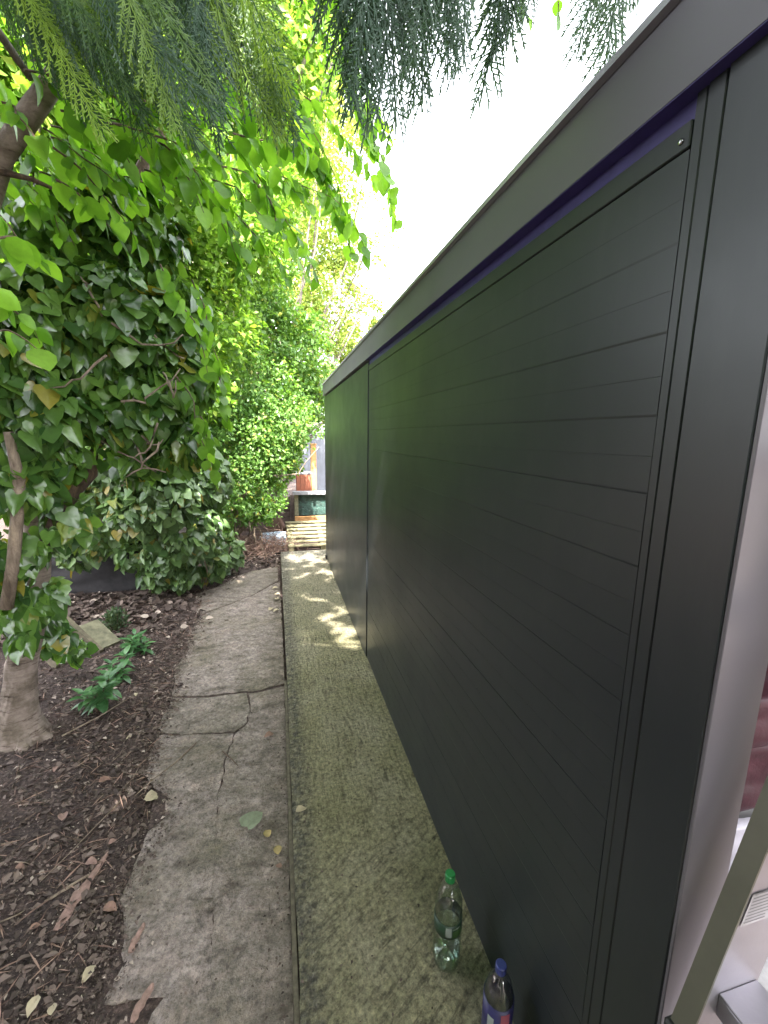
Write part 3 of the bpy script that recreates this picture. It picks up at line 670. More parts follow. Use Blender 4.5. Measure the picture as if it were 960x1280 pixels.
q = MB(); q.tube([at(8, 760, 2.35), at(17, 700, 2.35), at(22, 640, 2.33), at(24, 600, 2.3), at(10, 540, 2.3)], [.028, .027, .026, .023, .018], 10, True, .1); q.build('stem', 'pale_bark', tr, True)
q = MB(); q.tube([at(-2, 214, 2.1), at(40, 224, 2.1), at(75, 240, 2.15)], [.012, .009, .005], 6); q.build('twig', 'brown_bark', tr, True)
q = MB(); q.tube([at(215, 100, 2.5), at(217, 160, 2.5), at(216, 215, 2.55)], [.013, .012, .010], 6); q.build('twig', 'grey_bark', tr, True)

# ---- climbing ivy on that tree
def ivy_on(parent, spec, tm, size, mat, nparts, down=0.9, shell=0.5):
    P, T, N, S = [], [], [], []
    for c, r, n_ in blobs(spec):
        p, d = blob_points(c, (r, r * .8, r), int(n_ * 1.4), shell)
        keep = (d[:, 1] < 0.55); p, d = p[keep], d[keep]; k = len(p)
        toc = nz(np.array([0, 0, H]) - p)
        nn = nz(d * 0.7 + toc * 0.25 + np.array([0, 0, 0.55]) + rng.normal(size=(k, 3)) * .42)
        tt = nz(np.array([0, 0, -down]) + d * 0.45 + rng.normal(size=(k, 3)) * .40)
        P.append(p); N.append(nn); T.append(tt); S.append(size * (0.55 + 0.75 * rng.random(k) ** 1.3))
    P, T, N, S = (np.concatenate(a_) for a_ in (P, T, N, S)); w3 = rng.integers(0, 3, len(P))
    for i, (kx, ky, fl) in enumerate(((1, 1, 1), (.82, 1.05, 2.4), (1.12, .9, -.6))):
        v3 = tm[0] * np.array([kx, ky, fl]); v3[:, 2] += .03 * np.sin(v3[:, 0] * 9 + v3[:, 1] * 5 + i)
        leaves(parent, (v3, tm[1]), P[w3 == i], T[w3 == i], N[w3 == i], S[w3 == i], mat, nparts // 3)
iv = thing('climbing_ivy', 'glossy dark ivy smothering the leaning tree beside the path', 'ivy', (-1.45, 2.7, -0.1))
ivy_on(iv, [(95, 300, 80, 2.7, 420), (170, 290, 62, 2.7, 330), (60, 400, 90, 2.5, 480), (150, 400, 80, 2.55, 460), (215, 390, 48, 2.6, 230), (50, 510, 75, 2.45, 380),
            (165, 490, 70, 2.6, 380), (230, 470, 42, 2.65, 190), (225, 550, 40, 2.8, 170), (20, 600, 45, 2.4, 150), (60, 560, 50, 2.5, 160), (170, 560, 46, 2.85, 170), (-30, 440, 80, 2.3, 220),
            (85, 650, 36, 2.62, 70), (20, 690, 36, 2.45, 70), (52, 745, 30, 2.62, 60), (22, 770, 26, 2.5, 45), (5, 735, 24, 2.45, 40), (72, 800, 22, 3.0, 60), (58, 775, 20, 2.95, 50), (95, 812, 14, 3.3, 30), (30, 800, 14, 2.4, 16)], IV, 0.088, 'ivy_leaf', 300)
for i in range(26):
    a_ = at(random.uniform(40, 220), random.uniform(380, 560), random.uniform(2.3, 2.6)); b_ = a_ + Vector((random.uniform(-.25, .3), random.uniform(-.1, .2), random.uniform(-.3, .25)))
    q = MB(); q.tube(curve(a_, b_, random.uniform(-.05, .08), 7, .10), [.006, .006, .0055, .005, .0045, .004, .003], 5); q.build('stem', 'pale_bark', iv, True)

wl = thing('garden_wall', 'low dark stone wall half hidden beneath the ivy', 'wall', (-1.95, 5.3, -0.1))
for (x0, x1, z0, z1) in ((-2.95, -1.22, -.15, .40), (-2.8, -1.3, .36, .70)):
    soft('stone', 'dark_stone', x0, x1, 5.15 + random.uniform(-.03, .03), 5.5, z0, z1, .06, 5, wl, x0 * 3, 14)
wi = thing('wall_ivy', 'paler small leaved ivy trailing over the low dark wall', 'ivy', (-1.3, 5.1, -0.1))
ivy_on(wi, [(205, 620, 45, 4.6, 420), (170, 640, 38, 4.6, 300), (235, 660, 42, 4.8, 420), (205, 690, 30, 4.8, 260), (255, 700, 28, 5.2, 300), (225, 715, 22, 4.9, 170), (280, 690, 24, 5.6, 220), (195, 716, 20, 4.85, 120),
            (120, 640, 50, 4.9, 260), (80, 660, 40, 4.9, 160), (245, 600, 45, 5.0, 420), (150, 590, 50, 4.8, 350), (100, 600, 50, 4.8, 250), (190, 560, 50, 4.7, 350), (95, 690, 22, 4.9, 70), (165, 690, 22, 4.8, 90), (125, 684, 18, 4.85, 50)], IV, 0.10, 'ivy_leaf_low', 300, 0.7, 0.35)
for i in range(14):
    a_ = at(random.uniform(170, 250), random.uniform(600, 660), 4.9); b_ = at(random.uniform(170, 260), 728, 5.0)
    q = MB(); q.tube(curve(a_, b_, -.05, 7, .08), .008, 5); q.build('stem', 'pale_bark', wi, True)

# ---- broadleaf tree overhead: trunk stands behind the camera, boughs reach over the path
lt = thing('overhanging_tree', 'broad leaved tree whose light green boughs hang over the path', 'tree', (-2.3, -1.2, -0.12))
q = MB(); q.tube([(-2.3, -1.2, -.15), (-2.28, -1.2, .6), (-2.2, -1.15, 2.0), (-2.0, -1.1, 3.6), (-1.7, -1.1, 5.2), (-1.4, -1.1, 6.6)], [.26, .2, .17, .14, .10, .05], 14, True, .15); q.build('trunk', 'grey_bark', lt, True)
HOLES = [(.45, 3.30, .055), (.56, 3.22, .06), (.43, 3.70, .055), (.51, 3.62, .045), (.53, 3.88, .04), (.40, 3.50, .03), (.36, 3.28, .02), (.34, 3.84, .06), (.21, 3.52, .05), (.19, 3.38, .04), (.22, 4.39, .07), (.38, 4.24, .06), (.20, 5.75, .07), (.46, 5.70, .08), (.12, 5.95, .06), (.36, 5.95, .07), (.18, 5.0, .05), (.53, 4.85, .06), (.33, 5.45, .06), (.10, 5.4, .05), (.50, 5.2, .06), (.28, 5.15, .03),
         (-.07, 3.35, .035), (-.48, 3.57, .03), (-.03, 4.7, .06), (-.6, 5.3, .10), (.52, 3.5, .06), (.30, 3.3, .035), (.58, 4.45, .06), (.50, 4.1, .05),
         (.70, 5.1, .03), (.76, 4.6, .03), (.72, 5.9, .035), (.80, 5.5, .04), (.74, 3.7, .03), (.70, 4.2, .025), (.62, 3.9, .05)]
for wy, wz in ((4.52, .78), (5.28, .9), (5.02, .7), (2.78, 1.05), (3.3, .25), (4.7, .5)):      # slits that let sun graze the cladding
    HOLES.append((.619 - SUN.x / SUN.z * wz, wy - SUN.y / SUN.z * wz, .065))
def keep_shade(P):
    G = P - np.array(SUN)[None, :] * (P[:, 2:3] / SUN.z); k = np.ones(len(P), bool)
    for x, y, r in HOLES: k &= ((G[:, 0] - x) ** 2 + ((G[:, 1] - y) * .85) ** 2) > (r * 1.25 + .03) ** 2
    return k
P, T, N = [], [], []
crownspec = [((-1.3, -1.0, 5.4), (2.3, 4.0, 1.3), 17000), ((-1.0, 1.2, 5.6), (1.9, 2.0, .9), 5000), ((-2.6, -2.5, 4.6), (1.8, 2.6, 1.3), 4000), ((0.9, -2.4, 5.0), (2.0, 2.4, .9), 7500), ((0.35, -1.0, 5.3), (1.3, 2.2, .8), 6000)]
for c, r, n_ in crownspec:
    n_ = int(n_ * 1.75)
    d = rnd(n_) * (rng.random(n_) ** (1 / 2.6))[:, None]; p = np.array(c) + d * np.array(r); P.append(p)
    T.append(rnd(n_) + np.array([0, 0, -.5])); N.append(rnd(n_) * .8 + np.array([0, 0, 1]))
for i in range(9):
    e = Vector((random.uniform(-3, .6), random.uniform(-4, 2.2), random.uniform(4.8, 6.2))); s0 = Vector((-1.9 + random.uniform(-.1, .1), -1.1, random.uniform(3.2, 5.2)))
    q = MB(); q.tube(curve(s0, e, -.2, 8, .06), [.06, .055, .048, .04, .032, .025, .018, .01], 7); q.build('branch', 'grey_bark', lt, True)
P = np.concatenate(P); T = np.concatenate(T); N = np.concatenate(N); kk = keep_shade(P)
me = leaf_mesh('crown', SM, P[kk], T[kk], N[kk], 0.113 * (0.7 + .6 * rng.random(kk.sum())), 'lime_leaf'); o = obj('crown', me, lt); o['kind'] = 'stuff'
# hanging boughs
P, T, N, S = [], [], [], []
boughs = [((-1.9, -1.1, 3.9), at(40, 100, 1.9)), ((-1.9, -1.1, 4.2), at(250, 40, 2.1)), ((-1.8, -1.1, 4.4), at(400, -20, 2.3)), ((-1.9, -1.1, 3.6), at(-60, 250, 1.9))]
for a_, b_ in boughs:
    q = MB(); q.tube(curve(a_, b_, -.25, 12, .05), list(np.linspace(.05, .012, 12)), 7); q.build('branch', 'grey_bark', lt, True)
tw = []
for i in range(60):
    x = random.uniform(-30, 330); y = random.uniform(60, 230); Y = random.uniform(1.7, 2.4)
    tw.append((x, y, Y, random.uniform(50, 130), random.uniform(40, 130)))
tw += [(330, 40, 2.3, 110, 240), (360, 150, 2.4, 100, 170), (390, 20, 2.3, 75, 150), (420, 60, 2.4, 70, 130), (440, 110, 2.4, 50, 130), (350, 90, 2.3, 60, 150), (300, 180, 2.3, 100, 180), (270, 240, 2.3, 90, 110),
       (380, 190, 2.4, 60, 130), (320, 220, 2.4, 110, 40), (455, 150, 2.5, 40, 130), (380, 120, 2.4, 90, 110), (410, -20, 2.3, 40, 120), (-10, 300, 1.6, 60, 30), (-20, 360, 1.6, 70, 70), (-20, 420, 1.7, 70, 20),
       (200, 330, 2.2, 60, 140), (240, 350, 2.3, 40, 130), (255, 430, 2.4, 30, 110), (220, 470, 2.4, 40, 110), (250, 520, 2.5, 20, 80), (-25, 260, 1.7, 60, 60), (630, -40, 1.6, 30, 70), (690, -30, 1.6, 10, 55)]
for i, (x, y, Y, dx, dy) in enumerate(tw):
    a_ = at(x, y, Y); b_ = at(x + dx, y + dy, Y + random.uniform(-.05, .25)); cv = curve(a_, b_, -.04, 9, .06)
    q = MB(); q.tube(cv, list(np.linspace(.0045, .0015, 9)), 4); q.build('twig', 'brown_bark', lt)
    ln = (b_ - a_).length; nl = max(6, int(ln / .027)); small = x > 600; 
    for j in range(nl):
        t = (j + .5) / nl; k0 = min(7, int(t * 8)); p = cv[k0].lerp(cv[k0 + 1], t * 8 - k0); d = (b_ - a_).normalized(); sgn = 1 if j % 2 else -1
        side = d.cross(Vector((0, 0, 1))).normalized() * sgn
        P.append(p[:]); T.append(d * .5 + side * .55 + Vector((0, 0, -.6)) + Vector(rng.normal(size=3) * .22)); N.append(Vector((0, -.25, .9)) + d * .3 + Vector(rng.normal(size=3) * .4))
        S.append((0.05 if small else 0.080) * random.uniform(.6, 1.25))
P, T, N, S = (np.array([tuple(q_) if hasattr(q_, '__len__') else q_ for q_ in a_], float) for a_ in (P, T, N, S)); w3 = rng.integers(0, 3, len(P))
for i, tm_ in enumerate((tmpl_ovate(.39, .16, .08), tmpl_ovate(.33, .30, .16), tmpl_ovate(.45, .05, .03))):
    leaves(lt, tm_, P[w3 == i], T[w3 == i], N[w3 == i], S[w3 == i], 'lime_leaf', 100, 'hanging_foliage')

# ---- conifer: trunk off to the left, feathery boughs across the top
cf = thing('conifer_tree', 'feathery dark green conifer with drooping sprays above the path', 'tree', (-2.9, 0.5, -0.12))
q = MB(); q.tube([(-2.9, .5, -.15), (-2.88, .5, 1), (-2.85, .5, 3), (-2.8, .5, 5), (-2.75, .5, 7)], [.2, .16, .13, .09, .03], 12, True, .15); q.build('trunk', 'brown_bark', cf, True)
def frond_mesh(seed, mat='conifer_leaf'):
    rr = np.random.default_rng(seed); q = MB()
    def strip(a_, b_, w0, w1):
        a_ = np.array(a_); b_ = np.array(b_); d = b_ - a_; s = np.array([-d[1], d[0], 0]); s = s / (np.linalg.norm(s) + 1e-9); h = np.array([0, 0, .35])
        mid = (a_ + b_) / 2 + h * w0
        q.add([a_ - s * w0, a_ + s * w0, b_ + s * w1, b_ - s * w1, mid], [(0, 1, 4), (1, 2, 4), (2, 3, 4), (3, 0, 4)])
    yprev = np.zeros(3)
    for i in range(1, 9):
        t = i / 8; p = np.array([.05 * math.sin(t * 3 + seed), t, -.18 * t * t]); strip(yprev, p, .007, .006); yprev = p
    nl = 22
    for i in range(nl):
        t = .06 + .90 * i / nl; sgn = 1 if i % 2 else -1; b0 = np.array([.05 * math.sin(t * 3 + seed), t, -.18 * t * t])
        ln = (.34 * (1 - t) ** .8 + .07) * rr.uniform(.75, 1.2); an = math.radians(rr.uniform(26, 42)); d = np.array([sgn * math.sin(an), math.cos(an), rr.uniform(-.25, .1)])
        m_ = max(3, int(ln / .03)); pp = b0
        for j in range(1, m_ + 1):
            u = j / m_; p = b0 + d * ln * u + np.array([0, .04 * u * u, -.05 * u * u]); strip(pp, p, .0058, .0048); 
            for s2 in (1, -1):
                l2 = (.075 * (1 - .55 * u)) * rr.uniform(.6, 1.2); a2 = math.atan2(d[0], d[1]) + s2 * math.radians(rr.uniform(25, 40))
                e = pp + np.array([math.sin(a2) * l2, math.cos(a2) * l2, rr.uniform(-.02, .02)]); strip(pp, e, .0052, .0036)
            pp = p
    return q.mesh('frond', mat)
FR = [frond_mesh(s_) for s_ in range(5)]; FD = [frond_mesh(s_ + 7, 'conifer_dark') for s_ in range(5)]
def frond(p, T_, N_, S_, FR=FR):
    X, T1, N1, S1 = frames(np.array([p]), np.array([T_]), np.array([N_]), [S_]); o = obj('frond', random.choice(FR), cf)
    o.matrix_basis = Matrix([[X[0][r] * S_ * .9, T1[0][r] * S_, N1[0][r] * S_, p[r]] for r in range(3)] + [[0, 0, 0, 1]])
cb = [((-2.86, .5, 3.9), at(110, -60, 1.5)), ((-2.86, .5, 4.2), at(300, -50, 1.5)), ((-2.85, .5, 4.4), at(480, -70, 1.05)), ((-2.85, .5, 4.7), at(620, -90, 1.05)), ((-2.85, .5, 4.9), at(780, -110, 1.05))]
for a_, b_ in cb:
    q = MB(); q.tube(curve(a_, b_, -.18, 10, .05), list(np.linspace(.03, .008, 10)), 7); q.build('branch', 'brown_bark', cf, True)
P, T, N = [], [], []
for c, r, n_ in [((-3.3, -.4, 2.3), (1.0, 2.4, 2.3), 9000), ((-3.0, .5, 5.2), (1.1, 1.6, 1.9), 4500), ((-2.6, -3.6, 1.9), (1.9, 1.0, 2.0), 7000), ((-.3, -4.6, 1.7), (1.7, .9, 1.9), 6000)]:  # unseen crown and hedge masses, added to keep low skylight off the near ground
    d = rnd(n_) * (rng.random(n_) ** (1 / 3.5))[:, None]; P.append(np.array(c) + d * np.array(r)); T.append(d * .4 + np.array([0, 0, -.6]) + rng.normal(size=(n_, 3)) * .4); N.append(d + rng.normal(size=(n_, 3)) * .6)
P = np.concatenate(P); kk = keep_shade(P) & (P[:, 2] > -.1) & ~in_view(P, .06)[0]
o = obj('crown', leaf_mesh('crown', SM, P[kk], np.concatenate(T)[kk], np.concatenate(N)[kk], .15 + .1 * rng.random(kk.sum()), 'conifer_leaf'), cf); o['kind'] = 'stuff'
# (x, tip y, frond length px) right hand sprays against the sky
for x, ty, lp, dx in [(440, 120, 190, .1), (455, 90, 180, .2), (470, 150, 220, .2), (490, 135, 200, .12), (505, 148, 210, .1), (520, 118, 190, .15), (540, 120, 190, .1), (556, 80, 170, .1), (575, 78, 160, .1), (607, 112, 190, -.02), (590, 60, 160, .1), (622, 62, 160, .1), (636, 55, 150, .1), (650, 42, 140, .1), (668, 22, 120, 0),
                      (752, 96, 170, -.05), (735, 50, 150, -.15), (775, 48, 150, .12), (765, 20, 130, .0), (530, 70, 160, .0), (480, 90, 180, -.05), (560, 50, 150, .2), (512, 60, 170, -.1), (455, 130, 190, 0), (430, 80, 160, -.1)]:
    Y = 1.05 + random.uniform(-.08, .08); m_ = pxm(x, 40, Y); tip = at(x, ty, Y); S_ = lp * m_; T_ = Vector((dx, .12, -1)).normalized()
    frond((tip - T_ * S_)[:], T_[:], (random.uniform(-.35, .35), -1, random.uniform(-.2, .2)), S_, FD)
for i in range(56):
    x = random.uniform(60, 400); ty = random.uniform(60, 175) - max(0, abs(x - 250) - 100) * .35; Y = 1.45 + random.uniform(-.2, .3); m_ = pxm(x, 60, Y); S_ = random.uniform(130, 210) * m_
    T_ = Vector((random.uniform(.15, .85), random.uniform(-.15, .2), -.8)).normalized(); tip = at(x, ty, Y)
    frond((tip - T_ * S_)[:], T_[:], (random.uniform(-.6, .6), -1, random.uniform(-.1, .5)), S_, FD if i % 3 == 0 else FR)

# ---- shrubs and trees beyond
def shrub(name, label, cat, base, spec, size, mat, stems, group=None, tm=SM, shell=.7, barkm='pale_bark', srad=.016, up=.6):
    t = thing(name, label, cat, base, group); P, T, N, S = [], [], [], []
    size *= .8; cs = [(c, r, int(n_ * 1.6)) for c, r, n_ in blobs(spec)]
    for c, r, n_ in cs:
        ncl = max(4, n_ // 45)                               # leaves sit in clumps along twigs
        cc_, dd = blob_points(c, (r, r * .9, r), ncl, shell)
        idx = rng.integers(0, ncl, n_); p = cc_[idx] + rng.normal(size=(n_, 3)) * (r * .13); d = dd[idx]
        P.append(p); N.append(nz(d * .6 + np.array([0, 0, up]) + rng.normal(size=(n_, 3)) * .5)); T.append(d * .5 + np.array([0, 0, -.25]) + rng.normal(size=(n_, 3)) * .6); S.append(size * (.6 + .8 * rng.random(n_)))
    o = obj('crown', leaf_mesh('crown', tm, np.concatenate(P), np.concatenate(T), np.concatenate(N), np.concatenate(S), mat), t); o['kind'] = 'stuff'
    b0 = Vector(base)
    for i in range(stems):
        c, r, n_ = cs[i % len(cs)]; e = Vector(c) + Vector(rng.normal(size=3) * r * .35); st_ = b0 + Vector((random.uniform(-.25, .25), random.uniform(-.2, .2), -.04))
        q = MB(); q.tube(curve(st_, e, random.uniform(-.2, .1), 9, .09), list(np.linspace(srad, srad * .3, 9)), 6); q.build('stem', barkm, t, True)
    return t
shrub('privet_shrub', 'dense small leaved green shrub arching over the far end of the path', 'shrub', (-.95, 6.9, -.12), [(315, 560, 58, 6.9, 2600), (275, 600, 48, 6.6, 1700), (350, 530, 50, 7.1, 2000), (350, 578, 32, 7.2, 1000), (310, 490, 58, 7.0, 2400), (262, 530, 45, 6.6, 1500), (285, 640, 40, 6.5, 800), (322, 622, 32, 7.0, 700), (372, 535, 30, 7.4, 900), (325, 640, 30, 6.7, 400)], .075, 'privet_leaf', 30)
shrub('leafy_shrub', 'taller light green shrub growing behind the small leaved one', 'shrub', (-1.0, 8.3, -.12), [(345, 430, 62, 8.2, 2200), (300, 400, 60, 8.0, 2000), (380, 480, 40, 8.4, 1200), (330, 350, 50, 8.2, 1300), (390, 420, 30, 8.6, 500), (395, 500, 25, 8.6, 600)], .10, 'privet_leaf', 18)
shrub('hedge_shrub', 'darker green hedge closing the garden behind the shrubs', 'hedge', (-1.6, 9.8, -.12), [(240, 440, 70, 9.5, 1500), (320, 470, 70, 9.7, 1500), (390, 490, 50, 9.9, 1100), (260, 540, 70, 9.5, 1500), (315, 560, 50, 9.7, 1300), (170, 480, 80, 9.3, 1300), (150, 600, 70, 9.2, 900), (270, 620, 50, 9.5, 700)], .12, 'privet_leaf', 14)
shrub('hazel_tree', 'yellow green bushy tree above the ivy and shrubs', 'tree', (-2.3, 6.4, -.12), [(250, 400, 70, 6.2, 2000), (235, 300, 80, 6.2, 2300), (300, 300, 60, 6.4, 1500), (330, 250, 60, 6.6, 1400), (240, 480, 55, 6.1, 1300), (180, 250, 80, 6.2, 1600)], .10, 'back_leaf', 14, srad=.03)
shrub('birch_tree', 'airy pale birch leaning towards the garden room roof', 'tree', (-.4, 11.5, -.12), [(425, 250, 55, 11, 900), (400, 190, 60, 11, 1100), (440, 310, 50, 11.5, 800), (455, 385, 34, 11.5, 550), (470, 400, 18, 11.5, 250), (420, 380, 45, 11.5, 900), (410, 450, 35, 11.5, 800), (440, 430, 22, 11.5, 260), (465, 180, 26, 11, 180)], .085, 'birch_leaf', 16, shell=.9, barkm='grey_bark', srad=.05)
shrub('birch_tree', 'fuller birch with yellowing leaves behind the light green shrub', 'tree', (-1.8, 12, -.12), [(370, 300, 60, 12, 1500), (350, 200, 70, 12, 1600), (385, 380, 50, 12, 1200), (390, 130, 55, 12, 900), (320, 130, 80, 12, 1300)], .10, 'birch_leaf', 12, shell=.9, barkm='grey_bark', srad=.06)
shrub('sycamore_tree', 'large yellow green tree closing the view far behind the birches', 'tree', (-3.0, 15, -.12), [(250, 330, 110, 15, 3600), (330, 300, 90, 15, 3000), (370, 220, 80, 15.2, 2600), (400, 130, 60, 15.2, 1500), (300, 190, 110, 15, 3200), (385, 400, 60, 15.5, 1900), (180, 200, 120, 14.6, 2600), (300, 430, 90, 15, 2400), (340, 60, 90, 15, 2000), (420, 330, 34, 15.5, 600), (430, 430, 30, 15.5, 600)], .20, 'birch_leaf', 10, shell=.95, barkm='grey_bark', srad=.12)
shrub('ash_tree', 'tall bright green tree filling the back beyond the leaning trunk', 'tree', (-4.4, 5.5, -.12), [(60, 80, 150, 5.2, 3200), (150, 150, 120, 5.4, 2600), (0, 300, 120, 5.0, 2200), (-60, 120, 120, 4.8, 1500), (30, 450, 110, 5.2, 1800), (-40, 560, 90, 5.0, 1000)], .13, 'back_leaf', 14, barkm='grey_bark', srad=.07)
shrub('maple_tree', 'tall bright green tree rising behind the conifer sprays', 'tree', (-3.2, 8.0, -.12), [(300, 80, 110, 7.6, 2600), (220, 30, 110, 7.4, 2000), (380, 60, 70, 8.0, 900), (120, -60, 130, 7, 1600), (330, -40, 90, 7.6, 1300), (130, 420, 120, 7.6, 2000), (60, 600, 110, 7.4, 1200)], .14, 'back_leaf', 14, barkm='grey_bark', srad=.07)

# ---- small plants in the bed
def laurel(loc, h, nst, label):
    t = thing('laurel_plant', label, 'plant', loc, 'young laurels in the soil bed'); P, T, N, S = [], [], [], []
    for i in range(nst):
        an = random.random() * 6.28; sp = random.uniform(.02, .11); top = Vector(loc) + Vector((math.cos(an) * sp, math.sin(an) * sp, h * random.uniform(.55, 1)))
        q = MB(); q.tube([Vector(loc) + Vector((0, 0, -.03)), Vector(loc).lerp(top, .5) + Vector((0, 0, .02)), top], [.005, .004, .003], 5); q.build('stem', 'brown_bark', t)
        for j in range(11):
            a2 = j * 2.4 + an; el = .75 - .12 * j; p = top - Vector((0, 0, .008 * j)); d = Vector((math.cos(a2), math.sin(a2), el))
            P.append(p[:]); T.append(d[:]); N.append((-math.cos(a2) * el, -math.sin(a2) * el, 1.0)); S.append(random.uniform(.07, .105) * (h / .2) ** .3)
    leaves(t, LN, P, T, N, S, 'laurel_leaf', 300)
laurel((-1.17, 2.84, -.10), .21, 7, 'young laurel closest to the banded tree trunk')
laurel((-1.18, 3.25, -.10), .17, 5, 'young laurel in the middle of three in the bed')
laurel((-1.19, 3.66, -.10), .17, 7, 'young laurel farthest from the banded tree trunk')
ht = thing('heath_plant', 'small grey green wispy tuft beside the mossy board', 'plant', (-1.48, 4.1, -.1))
k = 420; d = nz(np.c_[rng.normal(size=(k, 2)) * .55, np.abs(rng.normal(size=k)) + .25]); p = np.array([-1.48, 4.1, -.1]) + d * (rng.random(k)[:, None] ** .6) * np.array([.13, .13, .22])
leaves(ht, SM, p, d + rng.normal(size=(k, 3)) * .3, rnd(k), .035 * np.ones(k), 'heath_leaf')
for i in range(6):
    q = MB(); e = Vector((-1.48, 4.1, -.1)) + Vector((random.uniform(-.1, .1), random.uniform(-.1, .1), .2)); q.tube([(-1.48, 4.1, -.12), e], [.004, .002], 4); q.build('stem', 'brown_bark', ht)

# ---- old slatted panel leaning in the bed
pn = thing('slatted_panel', 'broken mossy slatted timber panel propped in the soil bed', 'panel', (-1.6, 3.8, -0.1))
Aa = Vector((-1.47, 3.66, -.10)); Bb = Vector((-2.15, 4.2, .30)); ax = (Bb - Aa).normalized(); wd = Vector((.62, .78, 0)); wd = (wd - ax * wd.dot(ax)).normalized(); nn = ax.cross(wd)
if nn.z < 0: nn = -nn
def slat(o0, o1, w0, w1, t0, t1, mat, name='slat'):
    q = MB(); c = [Aa + ax * a_ + wd * b_ + nn * c_ for a_ in (o0, o1) for b_, c_ in ((w0, t0), (w1, t0), (w1, t1), (w0, t1))]
    q.add(c, [(0, 1, 2, 3), (7, 6, 5, 4), (0, 4, 5, 1), (1, 5, 6, 2), (2, 6, 7, 3), (3, 7, 4, 0)]); return q.build(name, mat, pn)
slat(0.0, .95, .0, .03, -.02, .055, 'old_timber', 'rail')
slat(0.02, .34, .032, .19, 0.0, .045, 'mossy_timber', 'board')
for i in range(7): slat(.06 + .075 * i, .085 + .075 * i, -.26, -.002, .0, .018, 'mossy_timber')
slat(0.05, .9, -.29, -.262, -.02, .04, 'old_timber', 'rail')

# ---- far end: planter, pallet, fence, post
pl = thing('raised_planter', 'timber raised bed lined with green plastic sheet at the path end', 'planter', (.75, 8.2, -.12))
def pb(parent, name, mat, *a, bev=.004):
    q = MB(); q.box(*a, bev=bev); return q.build(name, mat, parent)
pb(pl, 'capping', 'grey_board', .24, 1.7, 7.93, 8.07, .60, .66); pb(pl, 'rail', 'orange_timber', .27, 1.7, 7.95, 8.0, .07, .19)
for x in (.27, 1.0, 1.62): pb(pl, 'post', 'mossy_timber', x, x + .07, 8.001, 8.07, -.2, .598)
soft('green_sheet', 'green_sheet', .30, 1.7, 8.03, 8.16, .17, .62, .02, 5, pl, 4, 16); soft('black_sheet', 'black_sheet', .30, 1.7, 8.03, 8.14, -.16, .17, .02, 6, pl, 6, 14)
pal = thing('timber_pallet', 'pale timber pallet lying on the ground before the planter', 'pallet', (.5, 6.9, -.1))
for i in range(7):
    y = 6.55 + i * .17; z = -.03 + i * .028; pb(pal, 'slat', 'pale_timber', .10 + random.uniform(-.02, .02), 1.25, y, y + .125, z, z + .022, bev=.003)
for x in (.12, .62, 1.12):
    q = MB(); q.add([(x, 6.56, -.13), (x + .08, 6.56, -.13), (x + .08, 7.7, -.13), (x, 7.7, -.13), (x, 6.56, -.032), (x + .08, 6.56, -.032), (x + .08, 7.7, .145), (x, 7.7, .145)], [(0, 3, 2, 1), (4, 5, 6, 7), (0, 1, 5, 4), (1, 2, 6, 5), (2, 3, 7, 6), (3, 0, 4, 7)]); q.build('bearer', 'pale_timber', pal)
slp = thing('sleeper_wall', 'low brown timber sleeper wall beside the raised bed', 'wall', (-.2, 8.3, -.12))
for i in range(5): pb(slp, 'plank', 'brown_timber', -1.6 + random.uniform(-.02, .02), .20, 8.28 + random.uniform(-.006, .006), 8.36, -.15 + i * .135, -.02 + i * .135, bev=.005)
pb(slp, 'post', 'brown_timber', .205, .28, 8.24, 8.36, -.15, .56)
wp = thing('timber_post', 'orange brown timber post standing behind the raised bed', 'post', (.72, 8.8, -.12)); pb(wp, 'shaft', 'orange_timber', .64, .75, 8.75, 8.86, -.15, 1.5, bev=.006); pb(wp, 'cap', 'orange_timber', .63, .76, 8.74, 8.87, 1.501, 1.53, bev=.006)
crt = thing('wooden_crate', 'reddish brown wooden crate standing behind the raised bed', 'crate', (.5, 8.6, -.12))
for i in range(4): pb(crt, 'plank', 'red_timber', .34 + i * .072, .405 + i * .072, 8.5, 8.54, -.12, .93, bev=.003)
pb(crt, 'lid', 'grey_board', .33, .63, 8.49, 8.9, .932, .965)
pb(crt, 'back', 'red_timber', .34, .62, 8.85, 8.88, -.12, .93)
bw = thing('neighbour_wall', 'pale rendered wall glimpsed beyond the far end', 'wall', (1.2, 13.5, -.12))
pb(bw, 'render', 'pale_wall', .6, 5, 13.5, 13.7, -.15, 1.7); pb(bw, 'coping', 'grey_board', .58, 5.02, 13.46, 13.74, 1.701, 1.76)
tp_ = thing('clay_pot', 'toppled reddish clay pot among the dead twigs', 'pot', (-.12, 7.6, -.1))
q = MB(); q.lathe([(0, 0), (.10, 0), (.145, .22), (.165, .22), (.165, .27), (.15, .27), (.13, .05), (0, .04)], (0, 0, 0), 20); o = q.build('pot_shell', 'clay', tp_, True); o.matrix_basis = Matrix.Translation((-.2, 7.6, .05)) @ Matrix.Rotation(A(70), 4, 'Y')
bg_ = soft('plastic_bag', 'blue_plastic', -.35, .1, 7.0, 7.3, -.12, .06, .04, 8, None, 3, 12); tag(bg_, 'crumpled pale blue plastic bag behind the dead twigs', 'bag')

